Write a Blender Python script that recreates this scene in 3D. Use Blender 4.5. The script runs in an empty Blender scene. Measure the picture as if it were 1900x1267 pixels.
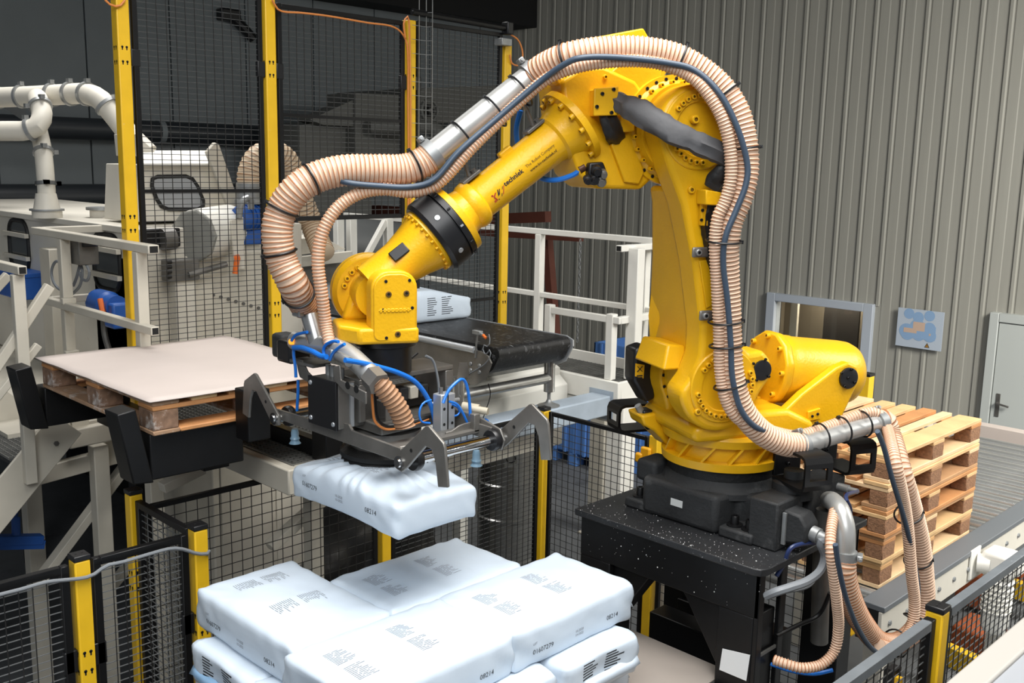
import bpy, math, random
from mathutils import Vector, Matrix, noise
from mathutils.bvhtree import BVHTree
random.seed(7)
S = bpy.context.scene
COL = S.collection
PI = math.pi

# ------------------------------------------------------------------ camera
F, PITCH, ROLL = 1864.17, 0.17546, 0.019635          # solved from the photograph's vanishing points (1900 x 1267)
CAMZ = 3.5
def _axis(r, fw, u):
    cp, sp, c, s = math.cos(PITCH), math.sin(PITCH), math.cos(ROLL), math.sin(ROLL)
    z = fw*cp - u*sp; y = -(fw*sp + u*cp)
    return (c*r - s*y, s*r + c*y, z)
_q = math.sqrt(.5)
_ax = [_axis(_q, -_q, 0), _axis(_q, _q, 0), _axis(0, 0, 1)]
CM = Matrix(((_ax[0][0], _ax[1][0], _ax[2][0]), (_ax[0][1], _ax[1][1], _ax[2][1]), (_ax[0][2], _ax[1][2], _ax[2][2])))
CT = CM.transposed()
cam = bpy.data.objects.new('camera', bpy.data.cameras.new('camera'))
COL.objects.link(cam)
cam.data.sensor_width = 36.0
cam.data.lens = F/1900*36
cam.data.clip_end = 100
R_ = Matrix((CM[0], -CM[1], -CM[2])).transposed()
cam.matrix_world = Matrix.Translation((0, 0, CAMZ)) @ R_.to_4x4()
S.camera = cam

# ------------------------------------------------------------------ light
S.view_settings.view_transform = 'Standard'
S.view_settings.look = 'None'
S.view_settings.exposure = 0.4
S.view_settings.gamma = 1.0
S.view_settings.use_curve_mapping = False
w = bpy.data.worlds.new('hall'); S.world = w; w.use_nodes = True
w.node_tree.nodes['Background'].inputs[0].default_value = (.86, .92, 1.0, 1)
w.node_tree.nodes['Background'].inputs[1].default_value = 0.20
def area(name, loc, tgt, sx, sy, power, col=(1, 1, 1)):
    l = bpy.data.lights.new(name, 'AREA'); l.shape = 'RECTANGLE'; l.size = sx; l.size_y = sy; l.energy = power; l.color = col
    o = bpy.data.objects.new(name, l); COL.objects.link(o); o.location = loc
    o.rotation_euler = (Vector(tgt)-Vector(loc)).to_track_quat('-Z', 'Y').to_euler()
    return o
area('overhead_light', (-1.4, 2.4, 6.7), (-2.2, 2.6, 1.5), 3.6, 3.0, 185, (1, .985, .96)).data.spread = 2.2
area('overhead_light', (1.5, 7.4, 5.5), (1.0, 10.4, 0.8), 3.0, 2.4, 720, (1, .98, .92))
area('camera_fill', (1.2, -1.8, 6.4), (-3.2, 2.6, 1.6), 3.5, 2.5, 215, (.95, .98, 1))  # unseen fill from the camera side, added to lighten the shading

area('overhead_light', (-7.6, 3.6, 6.8), (-7.4, 3.7, 1.5), 2.6, 2.2, 85, (1, .985, .96)).data.spread = 1.9  # unseen lamp added over the left machine to brighten that area

# ------------------------------------------------------------------ pixel -> place helpers (same camera as above)
def ray(x, y): return CT @ Vector(((x-950)/F, (y-633.5)/F, 1.0))
C0 = Vector((0, 0, CAMZ))
def PZ(x, y, z): d = ray(x, y); return C0 + d*((z-CAMZ)/d.z)
def PX(x, y, X): d = ray(x, y); return C0 + d*(X/d.x)
def PY(x, y, Y): d = ray(x, y); return C0 + d*(Y/d.y)
def PD(x, y, dep): return C0 + ray(x, y)*dep
# robot frame: u forward along the arm, n sideways, z up
RO = Vector((-2.36, 3.68, 0)); RU = Vector((-.42, -.9075, 0)).normalized(); RN = Vector((-RU.y, RU.x, 0)); UP = Vector((0, 0, 1))
def W(u, n, z): return RO + RU*u + RN*n + UP*z
def PN(x, y, n): d = ray(x, y); t = (n + (RO-C0).dot(RN))/d.dot(RN); return C0 + d*t
def V(*a): return Vector(a)
def dep(p): return (CM @ (Vector(p)-C0)).z

# ------------------------------------------------------------------ materials
MATS = {}
def lin(c): return tuple((v/255/12.92 if v/255 <= .04045 else ((v/255+.055)/1.055)**2.4) for v in c)
def mat(name, rgb, rough=.5, metal=0., vary=.0, vs=8., bump=0., bs=40., spec=.5, dirt=None, ds=3., da=.5, coat=0., aniso=None, trans=0., emit=0.):
    m = bpy.data.materials.new(name); m.use_nodes = True; nt = m.node_tree; b = nt.nodes['Principled BSDF']
    c = lin(rgb)
    b.inputs['Base Color'].default_value = (*c, 1); b.inputs['Roughness'].default_value = rough; b.inputs['Metallic'].default_value = metal
    b.inputs['Specular IOR Level'].default_value = spec; b.inputs['Coat Weight'].default_value = coat
    b.inputs['Transmission Weight'].default_value = trans
    if emit: b.inputs['Emission Color'].default_value = (*c, 1); b.inputs['Emission Strength'].default_value = emit
    if vary or bump or dirt or aniso:
        tc = nt.nodes.new('ShaderNodeTexCoord'); out = tc.outputs['Object']
        if aniso:
            mp = nt.nodes.new('ShaderNodeMapping'); mp.inputs['Scale'].default_value = aniso; nt.links.new(out, mp.inputs[0]); out = mp.outputs[0]
        col = None
        if vary:
            n = nt.nodes.new('ShaderNodeTexNoise'); n.inputs['Scale'].default_value = vs; n.inputs['Detail'].default_value = 5; nt.links.new(out, n.inputs['Vector'])
            r = nt.nodes.new('ShaderNodeMapRange'); r.inputs[1].default_value = .3; r.inputs[2].default_value = .7; r.inputs[3].default_value = 1-vary; r.inputs[4].default_value = 1+vary
            nt.links.new(n.outputs['Fac'], r.inputs[0])
            mx = nt.nodes.new('ShaderNodeMix'); mx.data_type = 'RGBA'; mx.blend_type = 'MULTIPLY'; mx.inputs[0].default_value = 1
            mx.inputs[6].default_value = (*c, 1); nt.links.new(r.outputs[0], mx.inputs[7]); col = mx.outputs[2]
        if dirt:
            n2 = nt.nodes.new('ShaderNodeTexNoise'); n2.inputs['Scale'].default_value = ds; n2.inputs['Detail'].default_value = 8; n2.inputs['Roughness'].default_value = .7; nt.links.new(out, n2.inputs['Vector'])
            r2 = nt.nodes.new('ShaderNodeMapRange'); r2.inputs[1].default_value = da; r2.inputs[2].default_value = da+.14; nt.links.new(n2.outputs['Fac'], r2.inputs[0])
            m2 = nt.nodes.new('ShaderNodeMix'); m2.data_type = 'RGBA'; nt.links.new(r2.outputs[0], m2.inputs[0])
            if col: nt.links.new(col, m2.inputs[6])
            else: m2.inputs[6].default_value = (*c, 1)
            m2.inputs[7].default_value = (*lin(dirt), 1); col = m2.outputs[2]
        if col: nt.links.new(col, b.inputs['Base Color'])
        if bump:
            n3 = nt.nodes.new('ShaderNodeTexNoise'); n3.inputs['Scale'].default_value = bs; n3.inputs['Detail'].default_value = 3; nt.links.new(out, n3.inputs['Vector'])
            bp = nt.nodes.new('ShaderNodeBump'); bp.inputs['Strength'].default_value = bump; bp.inputs['Distance'].default_value = .01
            nt.links.new(n3.outputs['Fac'], bp.inputs['Height']); nt.links.new(bp.outputs[0], b.inputs['Normal'])
    MATS[name] = m; return m
yellow = mat('robot yellow', (226, 172, 20), .34, vary=.05, vs=5, bump=.12, bs=90, spec=.4)
ypost = mat('post yellow', (226, 180, 30), .42, vary=.05, vs=10, dirt=(205, 190, 150), ds=30, da=.66)
ydark = mat('yellow cast recess', (150, 110, 20), .6)
black = mat('black paint', (14, 14, 15), .42, vary=.2, vs=12, spec=.35, dirt=(120, 122, 122), ds=45, da=.69)
blackdust = mat('black dusty casting', (44, 45, 46), .62, vary=.25, vs=6, bump=.25, bs=60, spec=.3, dirt=(84, 85, 85), ds=5, da=.6)
blacktop = mat('black plate with powder', (34, 35, 37), .45, vary=.2, vs=8, dirt=(200, 202, 203), ds=95, da=.625)
railgrey = mat('dusty rail', (100, 105, 109), .5, vary=.15, vs=8, dirt=(170, 176, 180), ds=3, da=.6)
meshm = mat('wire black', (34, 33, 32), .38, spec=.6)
wirel = mat('wire worn and lit', (112, 114, 114), .4, metal=.3)  # worn grey, with the highlight along the wires put into the colour
wireh = mat('wire horizontal sheen', (74, 75, 75), .4, metal=.3)  # lighter than the black wire: highlight on horizontals painted into the colour
rubber = mat('black rubber', (12, 12, 12), .6, bump=.3, bs=60)
plastic = mat('black plastic', (20, 20, 22), .4)
steel = mat('steel plate', (126, 123, 118), .38, metal=.6, vary=.22, vs=6, bump=.05, bs=120)
dsteel = mat('dark steel', (104, 102, 98), .45, metal=.45, vary=.25, vs=7)
pipem = mat('pipe steel', (186, 186, 183), .36, metal=.6, vary=.08, vs=5)
stain = mat('stainless', (170, 170, 168), .3, metal=.85, vary=.1, vs=3, aniso=(1, 1, 12))
chrome = mat('chrome', (205, 205, 205), .12, metal=1)
galv = mat('galvanised', (150, 152, 152), .45, metal=.6, vary=.15, vs=14)
alu = mat('aluminium', (190, 194, 198), .4, metal=.6)
cream = mat('cream machine paint', (205, 200, 188), .5, vary=.06, vs=3, dirt=(150, 140, 122), ds=6, da=.66)
creamd = mat('cream frame paint', (192, 186, 172), .55, vary=.08, vs=5, dirt=(120, 112, 98), ds=9, da=.66)
white = mat('white rail paint', (226, 224, 216), .45, vary=.04, vs=6, dirt=(170, 166, 156), ds=14, da=.68)
bluegrey = mat('primed beam', (160, 172, 184), .5, vary=.14, vs=5, dirt=(120, 132, 145), ds=5, da=.6)
wallm = mat('cladding', (158, 156, 147), .55, vary=.05, vs=2, aniso=(6, 6, .3), spec=.3)
wallg = mat('grey panel', (112, 118, 120), .6, vary=.05, vs=2)
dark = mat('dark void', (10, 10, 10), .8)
concrete = mat('concrete floor', (98, 100, 102), .7, vary=.15, vs=2.5, dirt=(70, 71, 72), ds=1.5, da=.55, bump=.1, bs=25)
card = mat('slip sheet', (196, 184, 177), .75, vary=.03, vs=3)
cardg = mat('grey slip sheet', (150, 141, 133), .75, vary=.04, vs=3)
paper = mat('paper', (226, 228, 228), .7)
woods = [mat('pallet wood %d' % i, c, .7, vary=.16, vs=5, aniso=(1, 1, 1), bump=.15, bs=50) for i, c in enumerate([(206, 160, 108), (214, 176, 126), (190, 134, 84), (222, 190, 148), (180, 138, 98)])]
chip = mat('chipboard block', (142, 104, 76), .85, vary=.3, vs=60, bump=.5, bs=120)
wornw = mat('worn pallet wood', (160, 128, 100), .8, vary=.2, vs=7, dirt=(205, 198, 190), ds=9, da=.55)
wornb = mat('worn pallet block', (128, 100, 80), .85, vary=.3, vs=30, dirt=(205, 200, 194), ds=8, da=.53)
bagm = mat('bag film', (198, 210, 222), .38, vary=.015, vs=4, bump=.10, bs=14, spec=.45)
bagfold = mat('bag fold film', (150, 190, 226), .4)
ink = mat('print ink', (112, 115, 121), .6)
ink2 = mat('dark ink', (28, 30, 36), .6)
hosem = mat('hose wall', (212, 181, 156), .42, vary=.06, vs=6, spec=.4)
hosew = mat('hose wire', (160, 104, 68), .4, spec=.4)
hosed = mat('old hose wall', (170, 130, 98), .5, vary=.1, vs=6)
hosedw = mat('old hose wire', (110, 76, 52), .5)
bluetube = mat('blue air tube', (28, 112, 206), .3, spec=.5)
navy = mat('navy cable', (58, 72, 88), .42)
greycab = mat('grey cable', (120, 124, 128), .5)
orange = mat('orange cable', (214, 132, 66), .5)
orangep = mat('orange plastic', (226, 110, 40), .45)
bluem = mat('blue motor', (32, 82, 158), .45, vary=.1, vs=8)
bluebin = mat('blue bin', (92, 138, 206), .5, vary=.08, vs=3)
beltm = mat('black belt', (24, 24, 25), .38, bump=.4, bs=160, dirt=(128, 130, 132), ds=20, da=.57, aniso=(1, 2.5, 1))
grate = mat('grating', (118, 118, 114), .5, metal=.4, vary=.2, vs=8)
cloth = mat('grey sleeve cloth', (72, 72, 74), .7, bump=.3, bs=20)
clothd = mat('black sleeve', (24, 23, 23), .5, bump=.5, bs=18)
rust = mat('rust red steel', (86, 42, 28), .65, vary=.15, vs=6)
glassd = mat('tinted pane', (70, 72, 72), .12, spec=.6)
frameb = mat('window frame', (186, 193, 202), .45)
coverm = mat('cover paint', (178, 174, 167), .5)
doorm = mat('door paint', (186, 190, 186), .45)
signw = mat('sign board', (186, 196, 208), .5)
signb = mat('sign blue', (142, 172, 206), .5)
signo = mat('sign orange', (206, 178, 158), .5)
labely = mat('label yellow', (232, 178, 30), .45)
labelw = mat('label white', (196, 198, 196), .5)
redm = mat('logo red', (170, 62, 38), .5)
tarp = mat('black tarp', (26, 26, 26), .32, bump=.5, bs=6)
rollm = mat('roller steel', (214, 215, 212), .24, metal=.8, vary=.08, vs=5)
rust_o = mat('orange machine', (150, 74, 36), .6)
gcab = mat('far cabinet grey', (92, 92, 88), .55)
def glass_mat():
    m = bpy.data.materials.new('window glass'); m.use_nodes = True; nt = m.node_tree; nt.nodes.clear()
    o = nt.nodes.new('ShaderNodeOutputMaterial'); t = nt.nodes.new('ShaderNodeBsdfTransparent'); g = nt.nodes.new('ShaderNodeBsdfGlossy'); g.inputs['Roughness'].default_value = .03
    mx = nt.nodes.new('ShaderNodeMixShader'); mx.inputs[0].default_value = .12; t.inputs[0].default_value = (.8, .82, .82, 1)
    nt.links.new(t.outputs[0], mx.inputs[1]); nt.links.new(g.outputs[0], mx.inputs[2]); nt.links.new(mx.outputs[0], o.inputs[0]); return m
glass = glass_mat()

# ------------------------------------------------------------------ geometry builder
def frame_of(d, up=UP):
    d = d.normalized()
    a = up.cross(d)
    if a.length < 1e-4: a = Vector((1, 0, 0)).cross(d)
    a.normalize(); return a, d.cross(a).normalized(), d
class G:
    def __init__(s): s.v = []; s.f = []; s.m = []; s.k = 0
    def add(s, vs, fs):
        o = len(s.v); s.v += [Vector(p) for p in vs]
        for f in fs: s.f.append([i+o for i in f]); s.m.append(s.k)
        return s
    def mi(s, k): s.k = k; return s
    def hexa(s, p):   # 4 bottom, 4 top
        return s.add(p, [(3, 2, 1, 0), (4, 5, 6, 7), (0, 1, 5, 4), (1, 2, 6, 5), (2, 3, 7, 6), (3, 0, 4, 7)])
    def box(s, c, sz, ax=None):
        c = Vector(c); x, y, z = ax if ax else (V(1, 0, 0), V(0, 1, 0), V(0, 0, 1))
        x = x*(sz[0]/2); y = y*(sz[1]/2); z = z*(sz[2]/2)
        return s.hexa([c-x-y-z, c+x-y-z, c+x+y-z, c-x+y-z, c-x-y+z, c+x-y+z, c+x+y+z, c-x+y+z])
    def bb(s, a, b):   # box from two corners
        a, b = Vector(a), Vector(b); return s.box((a+b)/2, [abs(b[i]-a[i]) for i in range(3)])
    def bar(s, p0, p1, w, h, up=UP):   # w across, h along up
        p0, p1 = Vector(p0), Vector(p1); a, b, d = frame_of(p1-p0, up)
        return s.box((p0+p1)/2, (w, h, (p1-p0).length), (a, b, d))
    def prism(s, pts, vec):
        vec = Vector(vec); n = len(pts); P = [Vector(p) for p in pts]
        return s.add(P+[p+vec for p in P], [list(range(n))[::-1], list(range(n, 2*n))]+[(i, (i+1) % n, (i+1) % n+n, i+n) for i in range(n)])
    def cyl(s, p0, p1, r0, r1=None, n=24, cap=True):
        r1 = r0 if r1 is None else r1
        p0, p1 = Vector(p0), Vector(p1); a, b, d = frame_of(p1-p0)
        vs = []
        for p, r in ((p0, r0), (p1, r1)):
            vs += [p+(a*math.cos(2*PI*i/n)+b*math.sin(2*PI*i/n))*r for i in range(n)]
        fs = [(i, (i+1) % n, (i+1) % n+n, i+n) for i in range(n)]
        if cap: fs += [list(range(n))[::-1], list(range(n, 2*n))]
        return s.add(vs, fs)
    def lathe(s, o, d, prof, n=32, caps=True):   # prof: (t along d, r)
        o = Vector(o); a, b, d = frame_of(Vector(d)); vs = []; fs = []
        for t, r in prof: vs += [o+d*t+(a*math.cos(2*PI*i/n)+b*math.sin(2*PI*i/n))*r for i in range(n)]
        for j in range(len(prof)-1): fs += [(j*n+i, j*n+(i+1) % n, (j+1)*n+(i+1) % n, (j+1)*n+i) for i in range(n)]
        if caps: fs += [list(range(n))[::-1], [(len(prof)-1)*n+i for i in range(n)]]
        return s.add(vs, fs)
    def tube(s, path, r, n=10, cap=True, mods=None, closed=False):
        P = [Vector(p) for p in path]; m = len(P)
        T = []
        for i in range(m):
            if closed: t = P[(i+1) % m]-P[i-1]
            else: t = P[min(i+1, m-1)]-P[max(i-1, 0)]
            T.append(t.normalized())
        a, b, _ = frame_of(T[0]); vs = []
        for i in range(m):
            if i:
                q = T[i-1].rotation_difference(T[i]); a = q @ a; a = (a-T[i]*a.dot(T[i])).normalized()
            bb = T[i].cross(a); rr = r[i] if isinstance(r, (list, tuple)) else r
            vs += [P[i]+(a*math.cos(2*PI*j/n)+bb*math.sin(2*PI*j/n))*rr for j in range(n)]
        o = len(s.v); s.v += vs
        for i in range(m if closed else m-1):
            k = mods[i] if mods else s.k
            i2 = (i+1) % m
            for j in range(n):
                s.f.append([o+i*n+j, o+i*n+(j+1) % n, o+i2*n+(j+1) % n, o+i2*n+j]); s.m.append(k)
        if cap and not closed:
            s.f.append([o+j for j in range(n)][::-1]); s.m.append(s.k); s.f.append([o+(m-1)*n+j for j in range(n)]); s.m.append(s.k)
        return s
def smooth_path(P, step=.02):
    P = [Vector(p) for p in P]; out = []
    Q = [P[0]*2-P[1]]+P+[P[-1]*2-P[-2]]
    for i in range(1, len(Q)-2):
        p0, p1, p2, p3 = Q[i-1:i+3]; k = max(4, int((p2-p1).length/step*2))
        for j in range(k):
            t = j/k
            out.append(.5*((2*p1)+(p2-p0)*t+(2*p0-5*p1+4*p2-p3)*t*t+(3*p1-p0-3*p2+p3)*t**3))
    out.append(P[-1])
    res = [out[0]]; acc = 0
    for a, b in zip(out, out[1:]):       # resample to even spacing
        L = (b-a).length; pos = 0
        while acc+(L-pos) >= step:
            pos += step-acc; acc = 0; res.append(a.lerp(b, pos/L))
        acc += L-pos
    res.append(P[-1]) if (res[-1]-P[-1]).length > step*.3 else None
    return res
def wloc(o):
    p = Vector(o.location)
    while o.parent: o = o.parent; p += o.location
    return p
def obj(name, g, m, parent=None, bevel=0, seg=2, smooth=35, origin=None):
    me = bpy.data.meshes.new(name)
    xs = [p.x for p in g.v]; ys = [p.y for p in g.v]; zs = [p.z for p in g.v]
    og = Vector(origin) if origin is not None else Vector(((min(xs)+max(xs))/2, (min(ys)+max(ys))/2, min(zs)))
    me.from_pydata([p-og for p in g.v], [], g.f)
    ml = m if isinstance(m, (list, tuple)) else [m]
    for q in ml: me.materials.append(q)
    if len(ml) > 1: me.polygons.foreach_set('material_index', [min(k, len(ml)-1) for k in g.m])
    if smooth:
        me.polygons.foreach_set('use_smooth', [True]*len(me.polygons)); me.set_sharp_from_angle(angle=math.radians(smooth))
    me.update()
    o = bpy.data.objects.new(name, me); COL.objects.link(o)
    o.location = og
    if parent: o.parent = parent; o.location = og-wloc(parent)
    if bevel:
        b = o.modifiers.new('bevel', 'BEVEL'); b.width = bevel; b.segments = seg; b.limit_method = 'ANGLE'; b.angle_limit = math.radians(30); b.harden_normals = False
    return o
def tag(o, label, cat, group=None):
    o['label'] = label; o['category'] = cat
    if group: o['group'] = group
    return o
def thing(name, loc, label, cat, group=None):
    o = bpy.data.objects.new(name, None); COL.objects.link(o); o.location = loc; o.empty_display_size = .1
    return tag(o, label, cat, group)
def struct(o): o['kind'] = 'structure'; return o
def stuff(o): o['kind'] = 'stuff'; return o
def dup(o, parent=None, loc=None, label=None):
    c = o.copy(); COL.objects.link(c); c.parent = parent
    if loc is not None: c.location = loc
    if label: c['label'] = label
    for ch in list(o.children): dup(ch, c)
    return c
def copies(o, locs):      # copies of a part, sharing mesh; locs are world places of the part's origin
    pl = wloc(o.parent) if o.parent else Vector()
    for l in locs:
        c = o.copy(); COL.objects.link(c); c.location = Vector(l)-pl
def text_faces(body, size, align='LEFT', bold=0):
    cu = bpy.data.curves.new('t', 'FONT'); cu.body = body; cu.size = size; cu.align_x = align; cu.resolution_u = 2; cu.offset = bold
    o = bpy.data.objects.new('t', cu); COL.objects.link(o)
    dg = bpy.context.evaluated_depsgraph_get(); dg.update(); me = bpy.data.meshes.new_from_object(o.evaluated_get(dg))
    vs = [v.co.copy() for v in me.vertices]; fs = [list(p.vertices) for p in me.polygons]
    bpy.data.objects.remove(o); bpy.data.curves.remove(cu); bpy.data.meshes.remove(me)
    return vs, fs
# ------------------------------------------------------------------ the hall
YW, XW = 11.5, -11.6
floor = struct(obj('floor', G().bb((-12, -4, -.1), (5, 11.9, 0)), concrete, smooth=0))
# right wall: cladding sheets with three ribs each on a dark backing; the window opening is left free
win0, win1 = PY(1430.5, 542, YW), PY(1622, 563.6, YW)
WZ1 = (win0.z+win1.z)/2; WZ0 = WZ1-1.02; WX0, WX1 = win0.x, win1.x
g = G()
for a, b in (((XW-.3, YW+.12, 0), (WX0+.05, YW+.2, 7.2)), ((WX1-.05, YW+.12, 0), (5, YW+.2, 7.2)), ((WX0+.05, YW+.12, 0), (WX1-.05, YW+.2, WZ0+.05)), ((WX0+.05, YW+.12, WZ1-.05), (WX1-.05, YW+.2, 7.2))): g.bb(a, b)
wall_right = struct(obj('wall_right', g, dark, smooth=0))
P_ = .3
def clad(x0, spans, n=3):
    g = G()
    for k in range(n):
        x = x0+k*P_
        prof = [(0, 0), (.012, -.005), (.115, -.002), (.125, .003), (.232, .005), (.244, -.014), (.276, -.015), (.289, 0), (.2985, 0)]
        for z0, z1 in spans:
            n0 = len(g.v); vs = []
            for z in (z0, z1): vs += [(x+a, YW+b, z) for a, b in prof]
            m = len(prof); g.add(vs, [(i, i+1, i+1+m, i+m) for i in range(m-1)])
    return g
proto_c = None
x = XW
while x < 4.5:
    if x+.9 < WX0-.0 or x > WX1:
        if proto_c is None: proto_c = obj('cladding_sheet', clad(x, [(0, 7)]), wallm, wall_right, smooth=20); px0 = x
        else: copies(proto_c, [wloc(proto_c)+V(x-px0, 0, 0)])
    else:
        for k in range(3):
            xx = x+k*P_; inside = xx+P_ > WX0+.02 and xx < WX1-.02
            obj('cladding_strip', clad(xx, [(0, WZ0+.02), (WZ1-.02, 7)] if inside else [(0, 7)], 1), wallm, wall_right, smooth=20)
    x += .9
fl = [math.floor((WX0+.001-XW)/P_)*P_+XW, math.ceil((WX1-.001-XW)/P_)*P_+XW]
for a_, b_ in ((fl[0], WX0-.015), (WX1+.015, fl[1])):
    if b_-a_ > .01: obj('cladding_filler', G().bb((a_, YW-.004, WZ0), (b_, YW+.05, WZ1)), wallm, wall_right, smooth=0)
# left wall: flat insulated panels
wall_left = struct(obj('wall_left', G().bb((XW-.2, -4, 0), (XW-.08, 11.7, 7.2)), dark, smooth=0))
pp = None
for i in range(16):
    y = -4.2+i*1.0
    if pp is None: pp = obj('wall_panel', G().bb((XW-.08, y, 0), (XW, y+.985, 7.2)), wallg, wall_left, bevel=.006)
    else: copies(pp, [wloc(pp)+V(0, i*1.0, 0)])
ceiling = struct(obj('ceiling', G().bb((-12, -4, 7.2), (5, 11.9, 7.3)), mat('ceiling grey', (60, 62, 64), .8), smooth=0))
trim = struct(obj('trim_1', G().bb((XW, 7.4, 5.55), (XW+.5, 11.5, 6.9)), dark, smooth=0))
# window
fw = .1
wf = thing('window_1', (WX0, YW, WZ0), 'wide window in a blue grey frame in the ribbed wall', 'window'); wf['kind'] = 'structure'
g = G()
for a, b in (((WX0-.02, YW-.07, WZ0), (WX0+fw, YW+.1, WZ1)), ((WX1-fw, YW-.07, WZ0), (WX1+.02, YW+.1, WZ1)), ((WX0+fw, YW-.07, WZ1-fw), (WX1-fw, YW+.1, WZ1)), ((WX0+fw, YW-.07, WZ0), (WX1-fw, YW+.1, WZ0+fw))): g.bb(a, b)
obj('window_frame', g, frameb, wf, bevel=.006)
obj('window_pane', G().bb((WX0+fw, YW-.01, WZ0+fw), (WX1-fw, YW, WZ1-fw)), glass, wf, smooth=0)
g = G(); g.bb((WX0-.3, YW+.9, WZ0-.3), (WX1+.3, YW+.95, WZ1+.3)); g.bb((WX0-.3, YW+.2, WZ0-.3), (WX1+.3, YW+.9, WZ0-.2)); g.bb((WX0-.3, YW+.2, WZ1+.1), (WX1+.3, YW+.9, WZ1+.2)); g.bb((WX0-.35, YW+.2, WZ0-.3), (WX0-.3, YW+.9, WZ1+.2)); g.bb((WX1+.3, YW+.2, WZ0-.3), (WX1+.35, YW+.9, WZ1+.2))
obj('window_recess', g, mat('office wall', (112, 104, 90), .7), wf, smooth=0)
g = G(); g.bb((WX0+.5, YW+.5, WZ0-.2), (WX0+.98, YW+.54, WZ1+.1)); obj('office_cabinet', g, mat('office dark', (50, 46, 42), .6), wf, smooth=0)
g = G(); g.bb((WX0+.1, YW+.35, WZ0-.2), (WX0+.2, YW+.4, WZ1+.1)); obj('office_blind', g, mat('office cream', (176, 170, 156), .6), wf, smooth=0)
lmp = bpy.data.lights.new('office_fill', 'AREA'); lmp.size = .8; lmp.energy = 45; lmp.color = (1, .86, .68)  # unseen lamp added to lighten the interior behind the window
lo = bpy.data.objects.new('office_fill', lmp); COL.objects.link(lo); lo.location = ((WX0+WX1)/2, YW+.55, WZ1+.08)
# door
d0 = PY(1842.3, 577.7, YW)
dx, dz = d0.x, d0.z
dr = thing('door_1', (dx, YW, 0), 'pale grey steel door with lever handle in the ribbed wall', 'door'); dr['kind'] = 'structure'
g = G(); g.bb((dx, YW-.09, 0), (dx+.1, YW+.05, dz)); g.bb((dx+.1, YW-.09, dz-.1), (dx+1.02, YW+.05, dz)); g.bb((dx+1.02, YW-.09, 0), (dx+1.12, YW+.05, dz))
obj('door_frame', g, doorm, dr, bevel=.008)
lf = obj('door_leaf', G().bb((dx+.108, YW-.075, .02), (dx+1.012, YW-.03, dz-.108)), doorm, dr, bevel=.004)
hz = PY(1836, 744.5, YW).z
g = G(); g.bb((dx+.155, YW-.085, hz-.14), (dx+.2, YW-.075, hz+.12)); g.cyl((dx+.178, YW-.08, hz+.02), (dx+.178, YW-.13, hz+.02), .012); g.bar((dx+.17, YW-.13, hz+.02), (dx+.31, YW-.13, hz), .02, .02)
obj('door_handle', g, dsteel, lf, bevel=.004)
# plan board
c = [PY(*p, YW-.06) for p in ((1668, 571), (1753, 579), (1745, 652), (1661, 640))]
sx0, sx1 = (c[0].x+c[3].x)/2, (c[1].x+c[2].x)/2; sz1 = (c[0].z+c[1].z)/2; sz0 = (c[2].z+c[3].z)/2
sg = thing('wall_sign', (sx0, YW-.06, sz0), 'white plan board with blue circles hung on the ribbed wall beside the window', 'sign')
bd = obj('board', G().bb((sx0, YW-.065, sz0), (sx1, YW-.05, sz1)), signw, sg, smooth=0)
sw, sh = sx1-sx0, sz1-sz0
def disc(g, cx, cz, r, y, sx=1, n=28): g.add([(sx0+sw*cx+math.cos(2*PI*i/n)*r*sw*sx, y, sz0+sh*cz+math.sin(2*PI*i/n)*r*sw) for i in range(n)], [list(range(n))])
def rect(g, a, b, c_, d_, y): g.add([(sx0+sw*a, y, sz0+sh*b), (sx0+sw*c_, y, sz0+sh*b), (sx0+sw*c_, y, sz0+sh*d_), (sx0+sw*a, y, sz0+sh*d_)], [(0, 1, 2, 3)])
yy = YW-.0665
g = G(); disc(g, .25, .87, .115, yy); disc(g, .70, .87, .115, yy-.0002); disc(g, .46, .8, .12, yy-.0004); disc(g, .22, .42, .16, yy-.0006); disc(g, .25, .36, .15, yy-.0008); disc(g, .5, .36, .14, yy-.001); disc(g, .74, .36, .14, yy-.0012); disc(g, .46, .55, .17, yy-.0014); disc(g, .72, .55, .13, yy-.0016); rect(g, .2, .25, .86, .6, yy-.0018)
obj('plan_print', g, signb, bd, smooth=0)
g = G(); rect(g, .36, .45, .62, .68, yy-.0024); rect(g, .16, .38, .45, .5, yy-.0026); rect(g, .72, .36, .76, .42, yy-.0026)
obj('building_print', g, signo, bd, smooth=0)
g = G(); X_, Z_ = sx0+sw*.70, sz0+sh*.05; g.add([(X_-.03, yy-.001, Z_), (X_+.03, yy-.001, Z_), (X_, yy-.001, Z_+.055)], [(0, 1, 2)]); g.mi(1); g.add([(X_-.019, yy-.002, Z_+.006), (X_+.019, yy-.002, Z_+.006), (X_, yy-.002, Z_+.042)], [(0, 1, 2)]); g.mi(0); g.bb((X_-.003, yy-.003, Z_+.012), (X_+.003, yy-.0025, Z_+.03))
obj('warning_triangle', g, [ink2, mat('warning orange', (196, 140, 50), .5)], bd, smooth=0)
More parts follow.
